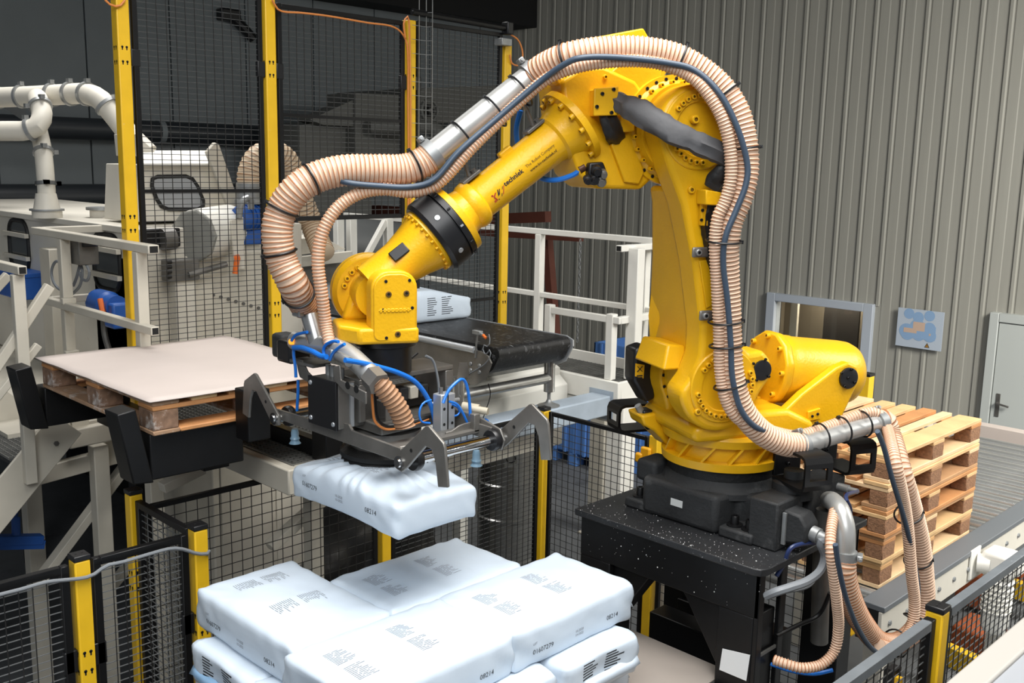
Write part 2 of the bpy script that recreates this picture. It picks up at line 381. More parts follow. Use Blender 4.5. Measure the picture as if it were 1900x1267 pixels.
# horizontal pipes on the left wall
a = PX(0, 255, XW+.25); b = PX(410, 255, XW+.25)
for i, (zz, r, lab) in enumerate(((a.z+.12, .12, 'dark horizontal pipe on the grey panel wall, upper of two'), (a.z-.62, .14, 'dark horizontal pipe on the grey panel wall, lower of two'))):
    g = G(); g.tube([(XW+.25, y, zz) for y in (-3, 0, 3, 6, 7.75)], r, 16)
    t = thing('wall_pipe', (XW+.25, 2.8, zz), lab, 'pipe', 'pipes on the panel wall'); obj('pipe', g, mat('pipe grey %d' % i, (38, 42, 46), .45) , t)
    g = G()
    for y in (-2, .5, 3, 5.5, 7.5): obj('pipe_clip', G().bb((XW, y-.03, zz-.03), (XW+.25, y+.03, zz+.03)).cyl((XW+.25, y-.03, zz), (XW+.25, y+.03, zz), r+.015), wallg, t)
# ------------------------------------------------------------------ safety fences: yellow posts and black wire panels
def fence_post(x, y, z0, z1, label, w=.06, cap=True, group=None, holes=(), ang=0):
    t = thing('fence_post', (x, y, z0), label, 'post', group)
    obj('post_tube', G().bb((x-w/2, y-w/2, z0), (x+w/2, y+w/2, z1)), ypost, t, bevel=.006)
    obj('base_plate', G().bb((x-w, y-w, z0), (x+w, y+w, z0+.012)), ypost, t)
    if cap:
        k = obj('cap', G().bb((x-w/2-.002, y-w/2-.002, z1), (x+w/2+.002, y+w/2+.002, z1+.022)), plastic, t, bevel=.004)
        g = G()
        for s in (-.012, .012): g.cyl((x, y+s, z1+.0215), (x, y+s, z1+.0235), .0035, n=8)
        obj('cap_hole', g, dark, k)
    g = G()
    for z in holes:
        for zz in (z, z-.075):
            for s in (-.012, .012):
                g.cyl((x+w/2-.002, y+s, zz), (x+w/2+.0008, y+s, zz), .0065, n=10); g.bb((x+w/2-.002, y+s-.003, zz-.016), (x+w/2+.0008, y+s+.003, zz))
                g.cyl((x+s, y-w/2+.002, zz), (x+s, y-w/2-.0008, zz), .0065, n=10); g.bb((x+s-.003, y-w/2-.0008, zz-.016), (x+s+.003, y-w/2+.002, zz))
    if holes: obj('keyhole_slot', g, dark, t)
    return t
def mesh_panel(p0, p1, z0, z1, label, group=None, dv=.05, dh=.03, mid=(), wm=None, vm=None, rm=None, fr=.025, wire=.0032, hangs=()):
    p0, p1 = V(*p0, 0), V(*p1, 0); d = (p1-p0).normalized(); L = (p1-p0).length
    t = thing('mesh_panel', (p0.x, p0.y, z0), label, 'fence panel', group)
    nr = V(d.y, -d.x, 0); ax = (d, nr, UP)
    def at(s, z): return p0+d*s+UP*z
    for s in (fr/2, L-fr/2): obj('stile', G().box(at(s, (z0+z1)/2), (fr, fr, z1-z0), ax), black, t, bevel=.002, seg=1)
    for z in (z0+fr/2, z1-fr/2): obj('rail', G().box(at(L/2, z), (L-2*fr, fr, fr), ax), rm or black, t, bevel=.002, seg=1)
    for z in mid: obj('mid_rail', G().box(at(L/2, z), (L-2*fr, fr*.7, fr*.7), ax), black, t)
    g = G(); h = wire
    n = int((z1-z0-2*fr)/dh)
    for i in range(1, n+1):
        z = z0+fr+i*(z1-z0-2*fr)/(n+1); g.mi(1).box(at(L/2, z), (L-fr, h, h), ax)
    n = int((L-2*fr)/dv)
    for i in range(1, n+1):
        s = fr+i*(L-2*fr)/(n+1); g.mi(0).box(at(s, (z0+z1)/2)+nr*h, (h, h, z1-z0-fr), ax)
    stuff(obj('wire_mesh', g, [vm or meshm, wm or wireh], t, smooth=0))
    for z in hangs:
        for s in (.01, L-.01): obj('hanger', G().box(at(s, z), (.05, .03, .09), ax), plastic, t, bevel=.004)
    return t
# low fence in front, left
ZF = 2.0
pL = PZ(147, 1037, ZF); p2 = PZ(366, 980, ZF); p3 = PZ(252, 914, ZF)
pL, p2, p3 = (pL.x, pL.y), (pL.x, p2.y), (p3.x, p2.y+.0)
hl = (PX(150, 1207, pL[0]).z,)
fence_post(*pL, 0, ZF, 'yellow low fence post at far left foreground with grey cable across it', holes=hl)
fence_post(*p2, 0, ZF, 'yellow low fence post touching the left end of the white bag stack', holes=hl)
fence_post(*p3, 0, ZF, 'yellow low fence post standing under the sheeted pallet', holes=hl)
fx = pL[0]
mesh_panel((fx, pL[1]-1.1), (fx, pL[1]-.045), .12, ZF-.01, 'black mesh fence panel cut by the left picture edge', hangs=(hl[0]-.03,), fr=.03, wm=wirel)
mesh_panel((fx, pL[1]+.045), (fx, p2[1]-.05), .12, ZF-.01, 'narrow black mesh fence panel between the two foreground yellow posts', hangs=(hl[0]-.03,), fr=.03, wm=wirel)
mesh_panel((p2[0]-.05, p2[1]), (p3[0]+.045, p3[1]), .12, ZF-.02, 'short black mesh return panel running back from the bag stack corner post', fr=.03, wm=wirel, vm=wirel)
xb = p3[0]
pA = PX(712, 1000, xb); pB = PX(1008, 830, xb)
fence_post(xb, pA.y, 0, 1.95, 'yellow fence post below the hanging white bag')
fence_post(xb, pB.y, 0, 1.95, 'orange yellow fence post behind the right claw of the gripper')
mesh_panel((xb, p3[1]+.05), (xb, pA.y-.05), .12, 1.93, 'black mesh panel below the grating behind the left bags', dv=.06, dh=.055, wm=meshm)
mesh_panel((xb, pA.y+.05), (xb, pB.y-.05), .12, 1.93, 'black mesh panel in front of the steel drum')
yb = pB.y
pC = PY(1217, 830, yb)
pcp = fence_post(pC.x, yb, 0, 1.97, 'yellow fence post behind the left foot of the robot pedestal', cap=False)
obj('latch', G().bb((pC.x-.07, yb-.06, 1.78), (pC.x+.0, yb-.03, 1.9)).bb((pC.x-.1, yb-.07, 1.8), (pC.x-.05, yb-.04, 1.86)), mat('latch yellow', (226, 160, 16), .4), pcp, bevel=.012)
mesh_panel((xb+.05, yb), (pC.x-.05, yb), .12, 1.95, 'black mesh panel in front of the blue bins', dh=.045)
mesh_panel((pC.x+.05, yb), (pC.x+1.2, yb), .12, 1.7, 'black mesh panel seen under the robot pedestal', dh=.05)
# fence on the right
fxr = -1.26; pR = PZ(1740, 1132, ZF).y
fence_post(fxr, pR, 0, ZF, 'yellow fence post with black cap at lower right', w=.062)
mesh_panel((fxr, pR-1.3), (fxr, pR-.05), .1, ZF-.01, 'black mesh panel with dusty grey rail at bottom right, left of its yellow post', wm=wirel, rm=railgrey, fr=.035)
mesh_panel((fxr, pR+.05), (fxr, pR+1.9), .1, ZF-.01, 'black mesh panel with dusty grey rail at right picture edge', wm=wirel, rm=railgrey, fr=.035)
obj('reflector_strip', G().bb((fxr-.05, pR-.19, .2), (fxr-.03, pR-.17, 1.8)), labely, tag(bpy.data.objects.new('sensor_bar', None), 'thin yellow light curtain bar behind the right fence panel', 'sensor'))
_sb = [o for o in bpy.data.objects if o.name == 'sensor_bar'][0]; COL.objects.link(_sb)
obj('bar_body', G().bb((fxr-.09, pR-.19, 0), (fxr-.05, pR-.14, 1.82)), plastic, _sb)
# tall fence at the back
XT = -5.4; ZP = 2.08
ys = [PX(238, 350, XT).y, PX(503, 350, XT).y, PX(758, 350, XT).y, PX(933, 350, XT).y]
zt = PX(511, 6, XT).z
h1 = [PX(x_, y_, XT).z for x_, y_ in ((228, 88), (497, 115), (757, 140), (935, 158))]
h2 = [PX(x_, y_, XT).z for x_, y_ in ((246, 400), (511, 560), (757, 440), (930, 540))]
tops = [zt+.3, zt+.08, PX(757, 38, XT).z, PX(937, 78, XT).z]
names = ['tall yellow fence post, leftmost, beside the white railing', 'tall yellow fence post second from left, behind the curved hose', 'tall yellow fence post with orange cables running up it', 'tall yellow fence post right of the others, behind the robot forearm']
for y, tp, a, b, nm in zip(ys, tops, h1, h2, names): fence_post(XT, y, ZP, tp, nm, w=.07, cap=False, holes=(a, b))
def mp(i, z0, z1, lab, mid=()): mesh_panel((XT+.01, ys[i]+.055), (XT+.01, ys[i+1]-.05), z0, z1, lab, mid=mid, dh=.031, dv=.056, wire=.0034, hangs=(h1[i]-.05,), fr=.028)
zm = PX(370, 354, XT).z
mp(0, ZP+.05, zt+.15, 'tall black mesh panel in front of the cream machine with rounded window', (zm,))
mp(1, PX(640, 407, XT).z, zt, 'tall black mesh panel ending above the belt conveyor', (PX(630, 219, XT).z,))
mp(2, ZP+.05, PX(850, 50, XT).z, 'tall black mesh panel next to the right tall post, behind steel pipe', (PX(850, 560, XT).z,))
t = thing('sliding_rod', (XT+.05, ys[2], tops[2]), 'black tube rail on top of the right tall mesh panel', 'rail')
g = G(); a = PX(765, 22, XT+.05); b = PX(938, 52, XT+.05); g.tube([a, b], .022, 12); obj('tube', g, black, t)
obj('end_block', G().box(b+V(0, .02, .0), (.07, .06, .09)), plastic, t, bevel=.01)
obj('clamp', G().box(b+V(0, -.02, -.1), (.08, .1, .05)), galv, t, bevel=.004)
# orange cable along the tall fence and loops
def cable(name, pts, r, m, label, cat='cable', n=8, step=.03, group=None):
    o = obj(name, G().tube(smooth_path(pts, step), r, n), m); return tag(o, label, cat, group)
cable('sensor_cable', [PX(*p, XT+.05) for p in ((505, 0), (520, 20), (560, 24), (610, 30), (680, 42), (730, 50), (752, 72), (757, 110), (757, 200), (758, 300), (757, 400))], .006, orange, 'thin orange cable hung along the tall fence top rail')
cable('sensor_cable', [PX(*p, XT+.06) for p in ((752, 70), (749, 45), (754, 32), (759, 40), (761, 120), (762, 250), (761, 420))], .006, orange, 'orange cable strapped up the third tall post')
cable('sensor_cable', [PX(*p, XT+.05) for p in ((944, 62), (962, 75), (970, 100), (965, 120), (950, 118), (946, 100))], .006, orange, 'loop of orange cable on the right tall post')
cable('sensor_cable', [PX(*p, XT+.05) for p in ((195, 0), (207, 10), (222, 11), (232, 0))], .006, orange, 'small orange cable loop at the top of the leftmost tall post')
# wire tray climbing the third tall post
g = G(); q = [PX(765, 0, XT+.12), PX(781, 0, XT+.16), PX(787, 0, XT+.2)]
tz0, tz1 = PX(780, 330, XT+.12).z, q[0].z+.15
for p in (V(XT+.06, ys[2]+.04, 0), V(XT+.06, ys[2]+.10, 0), V(XT+.1, ys[2]+.12, 0)): g.bb((p.x-.002, p.y-.002, tz0), (p.x+.002, p.y+.002, tz1))
z = tz0
while z < tz1: g.tube([(XT+.06, ys[2]-.02, z), (XT+.06, ys[2]+.10, z), (XT+.1, ys[2]+.12, z)], .002, 5); z += .09
tag(obj('cable_tray', g, galv, smooth=0), 'galvanised wire cable tray climbing beside the third tall post', 'cable tray')
# grey cable tied along the low fence
cable('fence_cable', [PX(*p, fx+.045) for p in ((-30, 1112), (0, 1103), (40, 1093), (85, 1080), (120, 1076), (150, 1073), (170, 1068), (185, 1058), (198, 1049), (230, 1042), (270, 1030), (315, 1018), (340, 1019), (365, 1027))]+[PX(386, 1027, fx+.045), PX(388, 1021, fx+.02)], .0075, greycab, 'grey cable tied along the low fence and round its corner post')
# ------------------------------------------------------------------ mezzanine, rails, stairs, belt conveyor
def grating(name, x0, y0, x1, y1, z, label, sx=.034, sy=.034, t=.022):
    th = thing(name, (x0, y0, z-t), label, 'grating')
    g = G()
    x = x0
    while x <= x1: g.bb((x-.0015, y0, z-t), (x+.0015, y1, z)); x += sx
    y = y0
    while y <= y1: g.bb((x0, y-.002, z-t*.7), (x1, y+.002, z-.002)); y += sy
    stuff(obj('bars', g, grate, th, smooth=0))
    g = G()
    for a, b in (((x0-.01, y0-.01), (x1+.01, y0)), ((x0-.01, y1), (x1+.01, y1+.01)), ((x0-.01, y0), (x0, y1)), ((x1, y0), (x1+.01, y1))): g.bb((*a, z-t-.01), (*b, z+.002))
    obj('edge_frame', g, grate, th)
    return th
ZL = 2.08
pc = PZ(535, 873, ZL); px1, py0 = pc.x, pc.y
grating('floor_grating', -5.3, py0+.06, px1-.06, 2.95, ZL+.003, 'open steel grating of the platform below the sheeted pallet')
plat = thing('platform_frame', (-4.6, 3.2, ZL-.14), 'cream steel frame of the platform left of the hanging bag', 'platform')
for a, b in (((-5.5, py0, ZL-.125), (px1, py0+.06, ZL)), ((px1-.06, py0+.06, ZL-.125), (px1, 3.0, ZL)), ((-5.5, 2.95, ZL-.125), (px1-.06, 3.0, ZL))):
    obj('edge_beam', G().bb(a, b), creamd, plat, bevel=.008)
for y in (2.6, 2.8): obj('cross_beam', G().bb((-5.5, y, ZL-.13), (px1-.06, y+.06, ZL-.03)), creamd, plat)
def leg(px_, py_, X, z1, w=.06):
    p = PX(px_, py_, X); return p
for (lx, ly) in ((px1-.5, 2.9), (-5.35, py0+.03)):
    obj('leg', G().box((lx, ly, (ZL-.125)/2), (.08, .08, ZL-.125)), creamd, plat, bevel=.006)
# left machine support: legs, brace
sup = thing('braced_stand', (-5.9, 2.4, 0), 'cream leg frame with diagonal braces under the left railing', 'frame')
XS = -5.75
a = PX(182, 825, XS); lg = obj('leg', G().box((XS, a.y, a.z/2), (.09, .09, a.z)), creamd, sup, bevel=.006)
obj('foot_plate', G().box((XS, a.y, .01), (.2, .2, .02)), creamd, sup)
b0, b1 = PX(75, 1075, XS-.1), PX(245, 848, XS-.1)
obj('brace', G().bar(b0, b1, .05, .08, V(1, 0, 0)), creamd, sup, bevel=.004)
b0, b1 = PX(205, 1090, XS-.3), PX(270, 1010, XS-.3)
obj('brace', G().bar(b0, b1, .05, .07, V(1, 0, 0)), creamd, sup, bevel=.004)
a2 = PX(55, 870, XS-.6); obj('leg', G().box((XS-.6, a2.y, .925), (.1, .1, 1.85)), creamd, sup, bevel=.006)
obj('foot_plate', G().box((XS-.6, a2.y, .01), (.26, .26, .02)), creamd, sup)
for (xa, ya, xb_, yb_, hh) in ((60, 885, 235, 838, .1), (190, 830, 300, 800, .08)):
    q0, q1 = PX(xa, ya, XS-.05), PX(xb_, yb_, XS-.05); obj('beam', G().bar(q0, q1, .06, hh), creamd, sup, bevel=.005)
q = [PX(*p, XS) for p in ((112, 755), (112, 832), (140, 832), (230, 812))]
obj('channel_post', G().bar(PX(112, 700, XS), PX(116, 832, XS), .08, .06, V(1, 0, 0)), creamd, sup, bevel=.005)
obj('channel_post', G().bar(PX(143, 745, XS), PX(147, 800, XS), .1, .06, V(1, 0, 0)), creamd, sup, bevel=.005)
obj('channel_beam', G().bar(PX(125, 815, XS+.05), PX(330, 773, XS+.05), .06, .11), creamd, sup, bevel=.008)
# diagonals under the platform
for (xa, ya, xb_, yb_, X) in ((500, 1015, 600, 925, -4.45), (300, 905, 375, 868, -4.7), (545, 1060, 640, 960, -4.9)):
    obj('brace', G().bar(PX(xa, ya, X), PX(xb_, yb_, X), .05, .07, V(1, 0, 0)), creamd, plat, bevel=.004)
# box section machine body below the platform (seen through the low fence)
mb = thing('under_platform_cabinet', (-5.5, 3.0, 0), 'beige sheet metal cabinet behind the low mesh fence', 'cabinet')
obj('body', G().bb((-5.84, 2.75, .0), (-5.2, 3.9, 1.84)), creamd, mb, bevel=.01)
for k in range(3): obj('panel', G().bb((-5.2, 2.8+k*.37, .05), (-5.19, 3.14+k*.37, 1.8)), creamd, mb, bevel=.004)
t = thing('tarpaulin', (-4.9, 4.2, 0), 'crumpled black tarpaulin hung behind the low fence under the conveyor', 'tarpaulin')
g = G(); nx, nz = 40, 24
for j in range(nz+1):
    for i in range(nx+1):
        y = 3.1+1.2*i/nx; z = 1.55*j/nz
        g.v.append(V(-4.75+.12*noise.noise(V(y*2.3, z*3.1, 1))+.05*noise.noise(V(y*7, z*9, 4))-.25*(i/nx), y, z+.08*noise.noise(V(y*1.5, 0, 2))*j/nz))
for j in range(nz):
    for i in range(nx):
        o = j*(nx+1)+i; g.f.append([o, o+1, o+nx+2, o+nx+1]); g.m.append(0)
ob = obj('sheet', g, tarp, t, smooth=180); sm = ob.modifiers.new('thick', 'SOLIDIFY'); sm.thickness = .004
# white railing at left
zr = 3.5-.45
rl = thing('guard_railing', (-5.9, 2.45, ZL), 'cream tube railing in front of the leftmost tall yellow post', 'railing')
ra, rb_ = PZ(68, 421, zr), PZ(283, 455, zr); yr = (ra.y+rb_.y)/2
def tubebar(name, p0, p1, par, m=creamd, w=.045, h=.045, up=UP, hollow=True):
    o = obj(name, G().bar(p0, p1, w, h, up), m, par, bevel=.005)
    if hollow:
        d = (Vector(p1)-Vector(p0)).normalized(); p = Vector(p1)
        obj('tube_mouth', G().bar(p-d*.001, p+d*.001, w*.75, h*.75, up), dark, o)
    return o
tubebar('top_rail', V(ra.x, yr, zr-.022), V(rb_.x, yr, zr-.022), rl, w=.06)
tubebar('top_rail', V(ra.x+.02, yr+.03, zr-.022), V(ra.x+.02, yr+.6, zr-.022), rl)
m0, m1 = PY(92, 557, yr), PY(292, 612, yr)
tubebar('mid_rail', V(m0.x, yr-.02, (m0.z+m1.z)/2), V(m1.x+.02, yr-.02, (m0.z+m1.z)/2), rl)
tubebar('mid_rail', V(m0.x, yr, m0.z), V(m0.x, yr+.35, m0.z), rl, hollow=False)
for pxx, zb in ((262, ZL), (122, 1.9)):
    q = PY(pxx, 470, yr+.01); obj('post', G().bb((q.x-.03, yr-.03, zb), (q.x+.03, yr+.03, zr-.045)), creamd, rl, bevel=.005)
    if pxx == 122:
        for zz in (2.62, 2.3): obj('bracket', G().bb((q.x+.03, yr-.05, zz), (q.x+.07, yr+.03, zz+.035)), creamd, rl, bevel=.004)
# control box on the railing
q = PY(143, 452, yr+.1)
cb = thing('junction_box', (q.x, yr+.05, q.z-.25), 'grey junction box hung under the left railing top rail', 'junction box')
a, b = PY(128, 440, yr+.08), PY(160, 492, yr+.08)
obj('housing', G().bb((a.x, yr+.04, b.z), (b.x, yr+.16, a.z)), dsteel, cb, bevel=.006)
g = G(); q = PY(166, 447, yr+.1); g.cyl(q-V(0, .04, 0), q+V(0, .04, 0), .035); obj('rotary_switch', g, plastic, cb)
for pts in (((148, 492), (142, 515), (136, 530)), ((150, 492), (153, 505), (148, 530), (135, 545)), ((160, 490), (166, 505), (162, 520), (152, 517), (148, 505)), ((116, 490), (104, 485), (96, 500), (98, 520), (108, 535), (120, 540))):
    o = obj('conduit', G().tube(smooth_path([PY(*p, yr+.09) for p in pts], .02), .009, 8), greycab, cb)
# stairs descending to the left
XN = -5.45
st = thing('steel_stairs', (-5.7, 1.8, 0), 'cream steel stairs with grating treads at the left edge', 'stairs')
def stairX(X, nm='stringer'):
    s0, s1 = PX(-40, 985, XN), PX(108, 805, XN)
    d = (s1-s0); d = V(0, d.y, d.z); p0 = V(X, s0.y, s0.z)-d*1.2; p1 = V(X, s1.y, s1.z)+d*.12
    o = obj(nm, G().bar(p0, p1, .02, .2), creamd, st, bevel=.004)
    return p0, p1, o
p0, p1, so = stairX(XN); q0, q1, _ = stairX(XN-.75)
sd = (p1-p0).normalized(); nrm = V(0, -sd.z, sd.y)
g = G()
bolt = None
for s in (.12, .32, .62, .82, 1.12, 1.3):
    c = p1-sd*s-nrm*.02
    if bolt is None: bolt = obj('bolt', G().cyl(c, c+V(.022, 0, 0), .014, n=6), dsteel, so); bc = c
    else: copies(bolt, [wloc(bolt)+(c-bc)])
k = 0
for i in range(9):
    c = p1-sd*(.25+.27*i)+V(-.375, 0, .03)
    tr = obj('tread', G().bb((c.x-.365, c.y-.13, c.z-.03), (c.x+.365, c.y+.13, c.z-.005)), blackdust, st, bevel=.003)
    g = G(); x = c.x-.36
    while x < c.x+.36: g.bb((x-.002, c.y-.13, c.z-.005), (x+.002, c.y+.13, c.z+.01)); x += .035
    y = c.y-.13
    while y < c.y+.131: g.bb((c.x-.36, y-.002, c.z-.004), (c.x+.36, y+.002, c.z+.009)); y += .03
    stuff(obj('tread_bars', g, grate, tr, smooth=0))
# stair handrail
h0, h1_ = PX(-20, 700, XN), PX(92, 530, XN)
tubebar('handrail', V(XN, h0.y, h0.z), V(XN, h1_.y, h1_.z), st, w=.045, h=.05)
tubebar('handrail', V(XN-.75, *PX(-30, 560, XN-.75)[1:]), V(XN-.75, *PX(15, 510, XN-.75)[1:]), st, w=.045, h=.05)
h0, h1_ = PX(-20, 755, XN), PX(30, 690, XN); tubebar('knee_rail', V(XN, h0.y, h0.z), V(XN, h1_.y+.12, h1_.z+.13), st, w=.035, h=.04, hollow=False)
q0, q1 = PX(22, 505, XN+.03), PX(66, 895, XN+.03)
obj('handrail_post', G().bb((XN+.01, PX(40, 700, XN).y-.03, PX(60, 892, XN).z), (XN+.06, PX(40, 700, XN).y+.03, PX(25, 508, XN).z)), creamd, st, bevel=.005)
qq = PX(25, 500, XN+.03); tubebar('top_rail', V(XN-.75, qq.y+.02, qq.z+.0), V(XN+.1, qq.y+.02, qq.z), st)
# right walkway with white railing
ZW = 2.0
cw = PZ(1147, 711, ZW)
wk = thing('raised_walkway', (-5.6, 5.5, ZW-.3), 'white walkway deck edge behind the belt conveyor end', 'walkway')
wy0, wx1 = cw.y, cw.x
grating('walkway_grating', -7.6, wy0+.05, wx1-.04, wy0+.5, ZW-.004, 'powder dusted grating of the white walkway', sx=.04, sy=.022)
obj('edge_beam', G().bb((-7.7, wy0, ZW-.16), (wx1, wy0+.04, ZW)), white, wk, bevel=.006)
obj('edge_beam', G().bb((wx1-.03, wy0+.04, ZW-.16), (wx1, wy0+.54, ZW)), white, wk, bevel=.006)
obj('edge_beam', G().bb((-7.7, wy0+.5, ZW-.16), (wx1-.03, wy0+.54, ZW+.0)), white, wk, bevel=.006)
obj('lower_beam', G().bb((-7.7, wy0+.01, ZW-.3), (wx1-.005, wy0+.05, ZW-.165)), white, wk, bevel=.006)
obj('end_post', G().bb((wx1-.13, wy0+.05, .0), (wx1+.02, wy0+.2, ZW-.165)), white, wk, bevel=.008)
for x in (-7.3, -6.4): obj('leg', G().bb((x, wy0+.3, 0), (x+.1, wy0+.4, ZW-.16)), white, wk, bevel=.006)
wr = thing('walkway_railing', (-5.4, 5.8, ZW), 'white square tube railing along the far side of the walkway', 'railing')
yf = wy0+.46
a, b = PY(930, 418, yf), PY(1212, 441, yf); zt_ = (a.z+b.z)/2
obj('top_rail', G().bb((-8.2, yf-.025, zt_-.045), (wx1+.42, yf+.025, zt_)), white, wr, bevel=.005)
z_ = PY(1060, 552, yf).z; obj('mid_rail', G().bb((-8.2, yf-.02, z_-.03), (wx1+.42, yf+.02, z_+.012)), white, wr, bevel=.005)
z_ = PY(1110, 670, yf).z; obj('toe_board', G().bb((-8.2, yf-.01, z_-.06), (wx1+.05, yf+.01, z_+.06)), white, wr, bevel=.004)
for xx in (1001, 1197):
    q = PY(xx, 500, yf); obj('post', G().bb((q.x-.03, yf-.03, ZW), (q.x+.03, yf+.03, zt_-.045)), white, wr, bevel=.005)
wl_ = thing('walkway_gate_rail', (-4.8, 5.4, ZW), 'short white rail on the near walkway edge, one post on its corner', 'railing')
yn = wy0+.05
q = PY(1135, 590, yn); zn = q.z
q2 = PY(1020, 572, yn)
for x_ in (q.x, q2.x): obj('post', G().bb((x_-.03, yn-.027, ZW), (x_+.03, yn+.033, zn+.03)), white, wl_, bevel=.005)
obj('top_bar', G().bb((q2.x+.03, yn-.02, zn-.035), (PY(1152, 595, yn).x, yn+.02, zn+.015)), white, wl_, bevel=.005)
e = PY(1152, 595, yn); obj('end_bar', G().bar(V(e.x-.02, yn, zn-.01), V(e.x-.02, yn+.4, zn-.01), .05, .05), white, wl_, bevel=.005)
sq = PY(1177, 580, wy0+.18)
obj('tall_post', G().bb((sq.x-.045, wy0+.14, ZW), (sq.x+.045, wy0+.22, PY(1180, 460, wy0+.18).z)), white, wl_, bevel=.005)
e = PY(1165, 460, wy0+.16); o = tubebar('stub_rail', V(e.x, wy0+.75, e.z), V(e.x, wy0+.06, e.z), wl_, white, .055, .045)
# primed beam carrying the conveyor foot
zb = 1.9
fp = PZ(1018, 753, zb)
be = thing('primed_beam', (fp.x, 4.5, zb-.14), 'blue grey primed box beam carrying the conveyor foot', 'beam')
obj('beam_tube', G().bb((fp.x-.09, 3.75, zb-.14), (fp.x+.085, wy0-.005, zb)), bluegrey, be, bevel=.01)
obj('end_plate', G().bb((fp.x-.12, wy0-.004, zb-.18), (fp.x+.1, wy0+.0, zb+.03)), bluegrey, be)
# beige deck edge below the belt
de = thing('deck_fascia', (-4.95, 4.5, 1.5), 'cream stepped fascia plate under the belt conveyor', 'fascia')
a = PX(870, 740, -4.85); 
obj('upper_plate', G().prism([(-4.9, 3.62, ZL-.03), (-4.86, 3.62, ZL-.05), (-4.86, 3.62, ZL-.1), (-4.78, 3.62, ZL-.16), (-4.78, 3.62, ZL-.34), (-4.9, 3.62, ZL-.34)], (0, wy0-3.64, 0)), white, de, bevel=.006)
obj('lower_plate', G().bb((-4.9, 3.62, ZL-.62), (-4.82, wy0-.02, ZL-.345)), cream, de, bevel=.006)
grating('conveyor_grating', -7.0, 3.62, -4.91, wy0-.02, ZL-.005, 'perforated grating under the belt conveyor', sx=.05, sy=.03)
# belt conveyor
ZB = 2.4
f0, r0 = PZ(913, 646, ZB), PZ(1066, 626, ZB)
yb0, yb1, xe = f0.y, r0.y, (f0.x+r0.x)/2
bc_ = thing('belt_conveyor', (-6.0, (yb0+yb1)/2, ZB-.6), 'black belt conveyor with steel side plates and stub nose by the gripper', 'conveyor')
prof = [(-9.0, 0), (xe-.05, 0), (xe-.02, -.004), (xe, -.02), (xe+.005, -.05), (xe-.05, -.14), (xe-.09, -.17), (xe-.14, -.18), (-9.0, -.18)]
obj('belt', G().prism([(x, yb0+.03, ZB+z) for x, z in prof], (0, yb1-yb0-.04, 0)), beltm, bc_, smooth=50)
g = G(); g.prism([(x, yb0-.015, ZB+z) for x, z in [(-9.0, -.03), (xe-.12, -.03), (xe-.05, -.05), (xe-.02, -.09), (xe-.07, -.2), (xe-.16, -.25), (xe-.26, -.25), (-9, -.21)]], (0, .012, 0)); sp = obj('side_plate', g, steel, bc_, smooth=0)
g = G(); g.prism([(x, yb1+.005, ZB+z) for x, z in [(-9.0, .0), (xe-.05, .002), (xe+.01, -.02), (xe+.012, -.06), (xe-.05, -.17), (xe-.12, -.2), (-9, -.2)]], (0, .012, 0)); obj('side_plate', g, alu, bc_, smooth=0)
obj('edge_strip', G().tube([(-9, yb0-.01, ZB-.03), (xe-.17, yb0-.01, ZB-.03)], .022, 12), alu, bc_)
bt = None
for x in (xe-.12, xe-.2, xe-.9, xe-.9, xe-1.6):
    for z in (-.12, -.16):
        c = V(x, yb0-.016, ZB+z)
        if bt is None: bt = obj('bolt', G().lathe(c, (0, -1, 0), [(0, .014), (.006, .012), (.01, .004)], 10), galv, sp); b0_ = c
        else: copies(bt, [wloc(bt)+(c-b0_)])
def cleg(x, y, z0, z1): obj('leg', G().cyl((x, y, z0), (x, y, z1), .037, n=24), stain, bc_)
ly1 = fp.y
g1 = PX(1018, 680, fp.x); cleg(fp.x, ly1, zb+.1, ZB-.18)
obj('foot_spindle', G().cyl((fp.x, ly1, zb+.02), (fp.x, ly1, zb+.11), .012), galv, bc_)
obj('foot_disc', G().lathe((fp.x, ly1, zb+.001), (0, 0, 1), [(0, .075), (.006, .075), (.02, .035), (.03, .02), (.045, .014)], 28), galv, bc_)
lp2 = PX(851, 740, fp.x); cleg(fp.x, lp2.y, 1.9, ZB-.19)
zc = PX(1010, 700, fp.x).z
obj('cross_pipe', G().tube([(fp.x, lp2.y-.02, zc-.01), (fp.x, ly1, zc-.01)], .034, 20), stain, bc_)
obj('foot_disc', G().lathe((fp.x, lp2.y, 1.902), (0, 0, 1), [(0, .06), (.006, .06), (.03, .02)], 24), galv, bc_)
for x in (-5.8, -7.6):
    for y in (yb0+.05, yb1-.05): cleg(x, y, ZL-.003, ZB-.18)
# bracket on the leg top and photo eye
c = V(fp.x, lp2.y, ZB-.19)
obj('leg_bracket', G().prism([c+V(.03, -.05, 0), c+V(.03, .05, 0), c+V(.03, .035, .09), c+V(.03, -.03, .1)], (.008, 0, 0)), steel, bc_)
se = PX(886, 650, xe-.12)
sn = thing('photo_eye', (xe-.2, yb0-.02, ZB-.03), 'small photo sensor on a rod at the belt conveyor corner', 'sensor')
rb0 = PY(882, 652, yb0-.02); rt = PY(886, 618, yb0-.02)
obj('rod', G().cyl(V(rb0.x, yb0-.02, rb0.z-.04), V(rt.x, yb0-.02, rt.z), .006, n=10), stain, sn)
hd = obj('clamp', G().box(V(rt.x, yb0-.02, rt.z+.005), (.07, .03, .025)), galv, sn, bevel=.004)
obj('eye_tip', G().cyl(V(rt.x+.05, yb0-.02, rt.z-.005), V(rt.x+.075, yb0-.02, rt.z-.02), .009), orangep, sn)
obj('eye_barrel', G().cyl(V(rt.x+.02, yb0-.02, rt.z+.005), V(rt.x+.05, yb0-.02, rt.z-.005), .01), galv, sn)
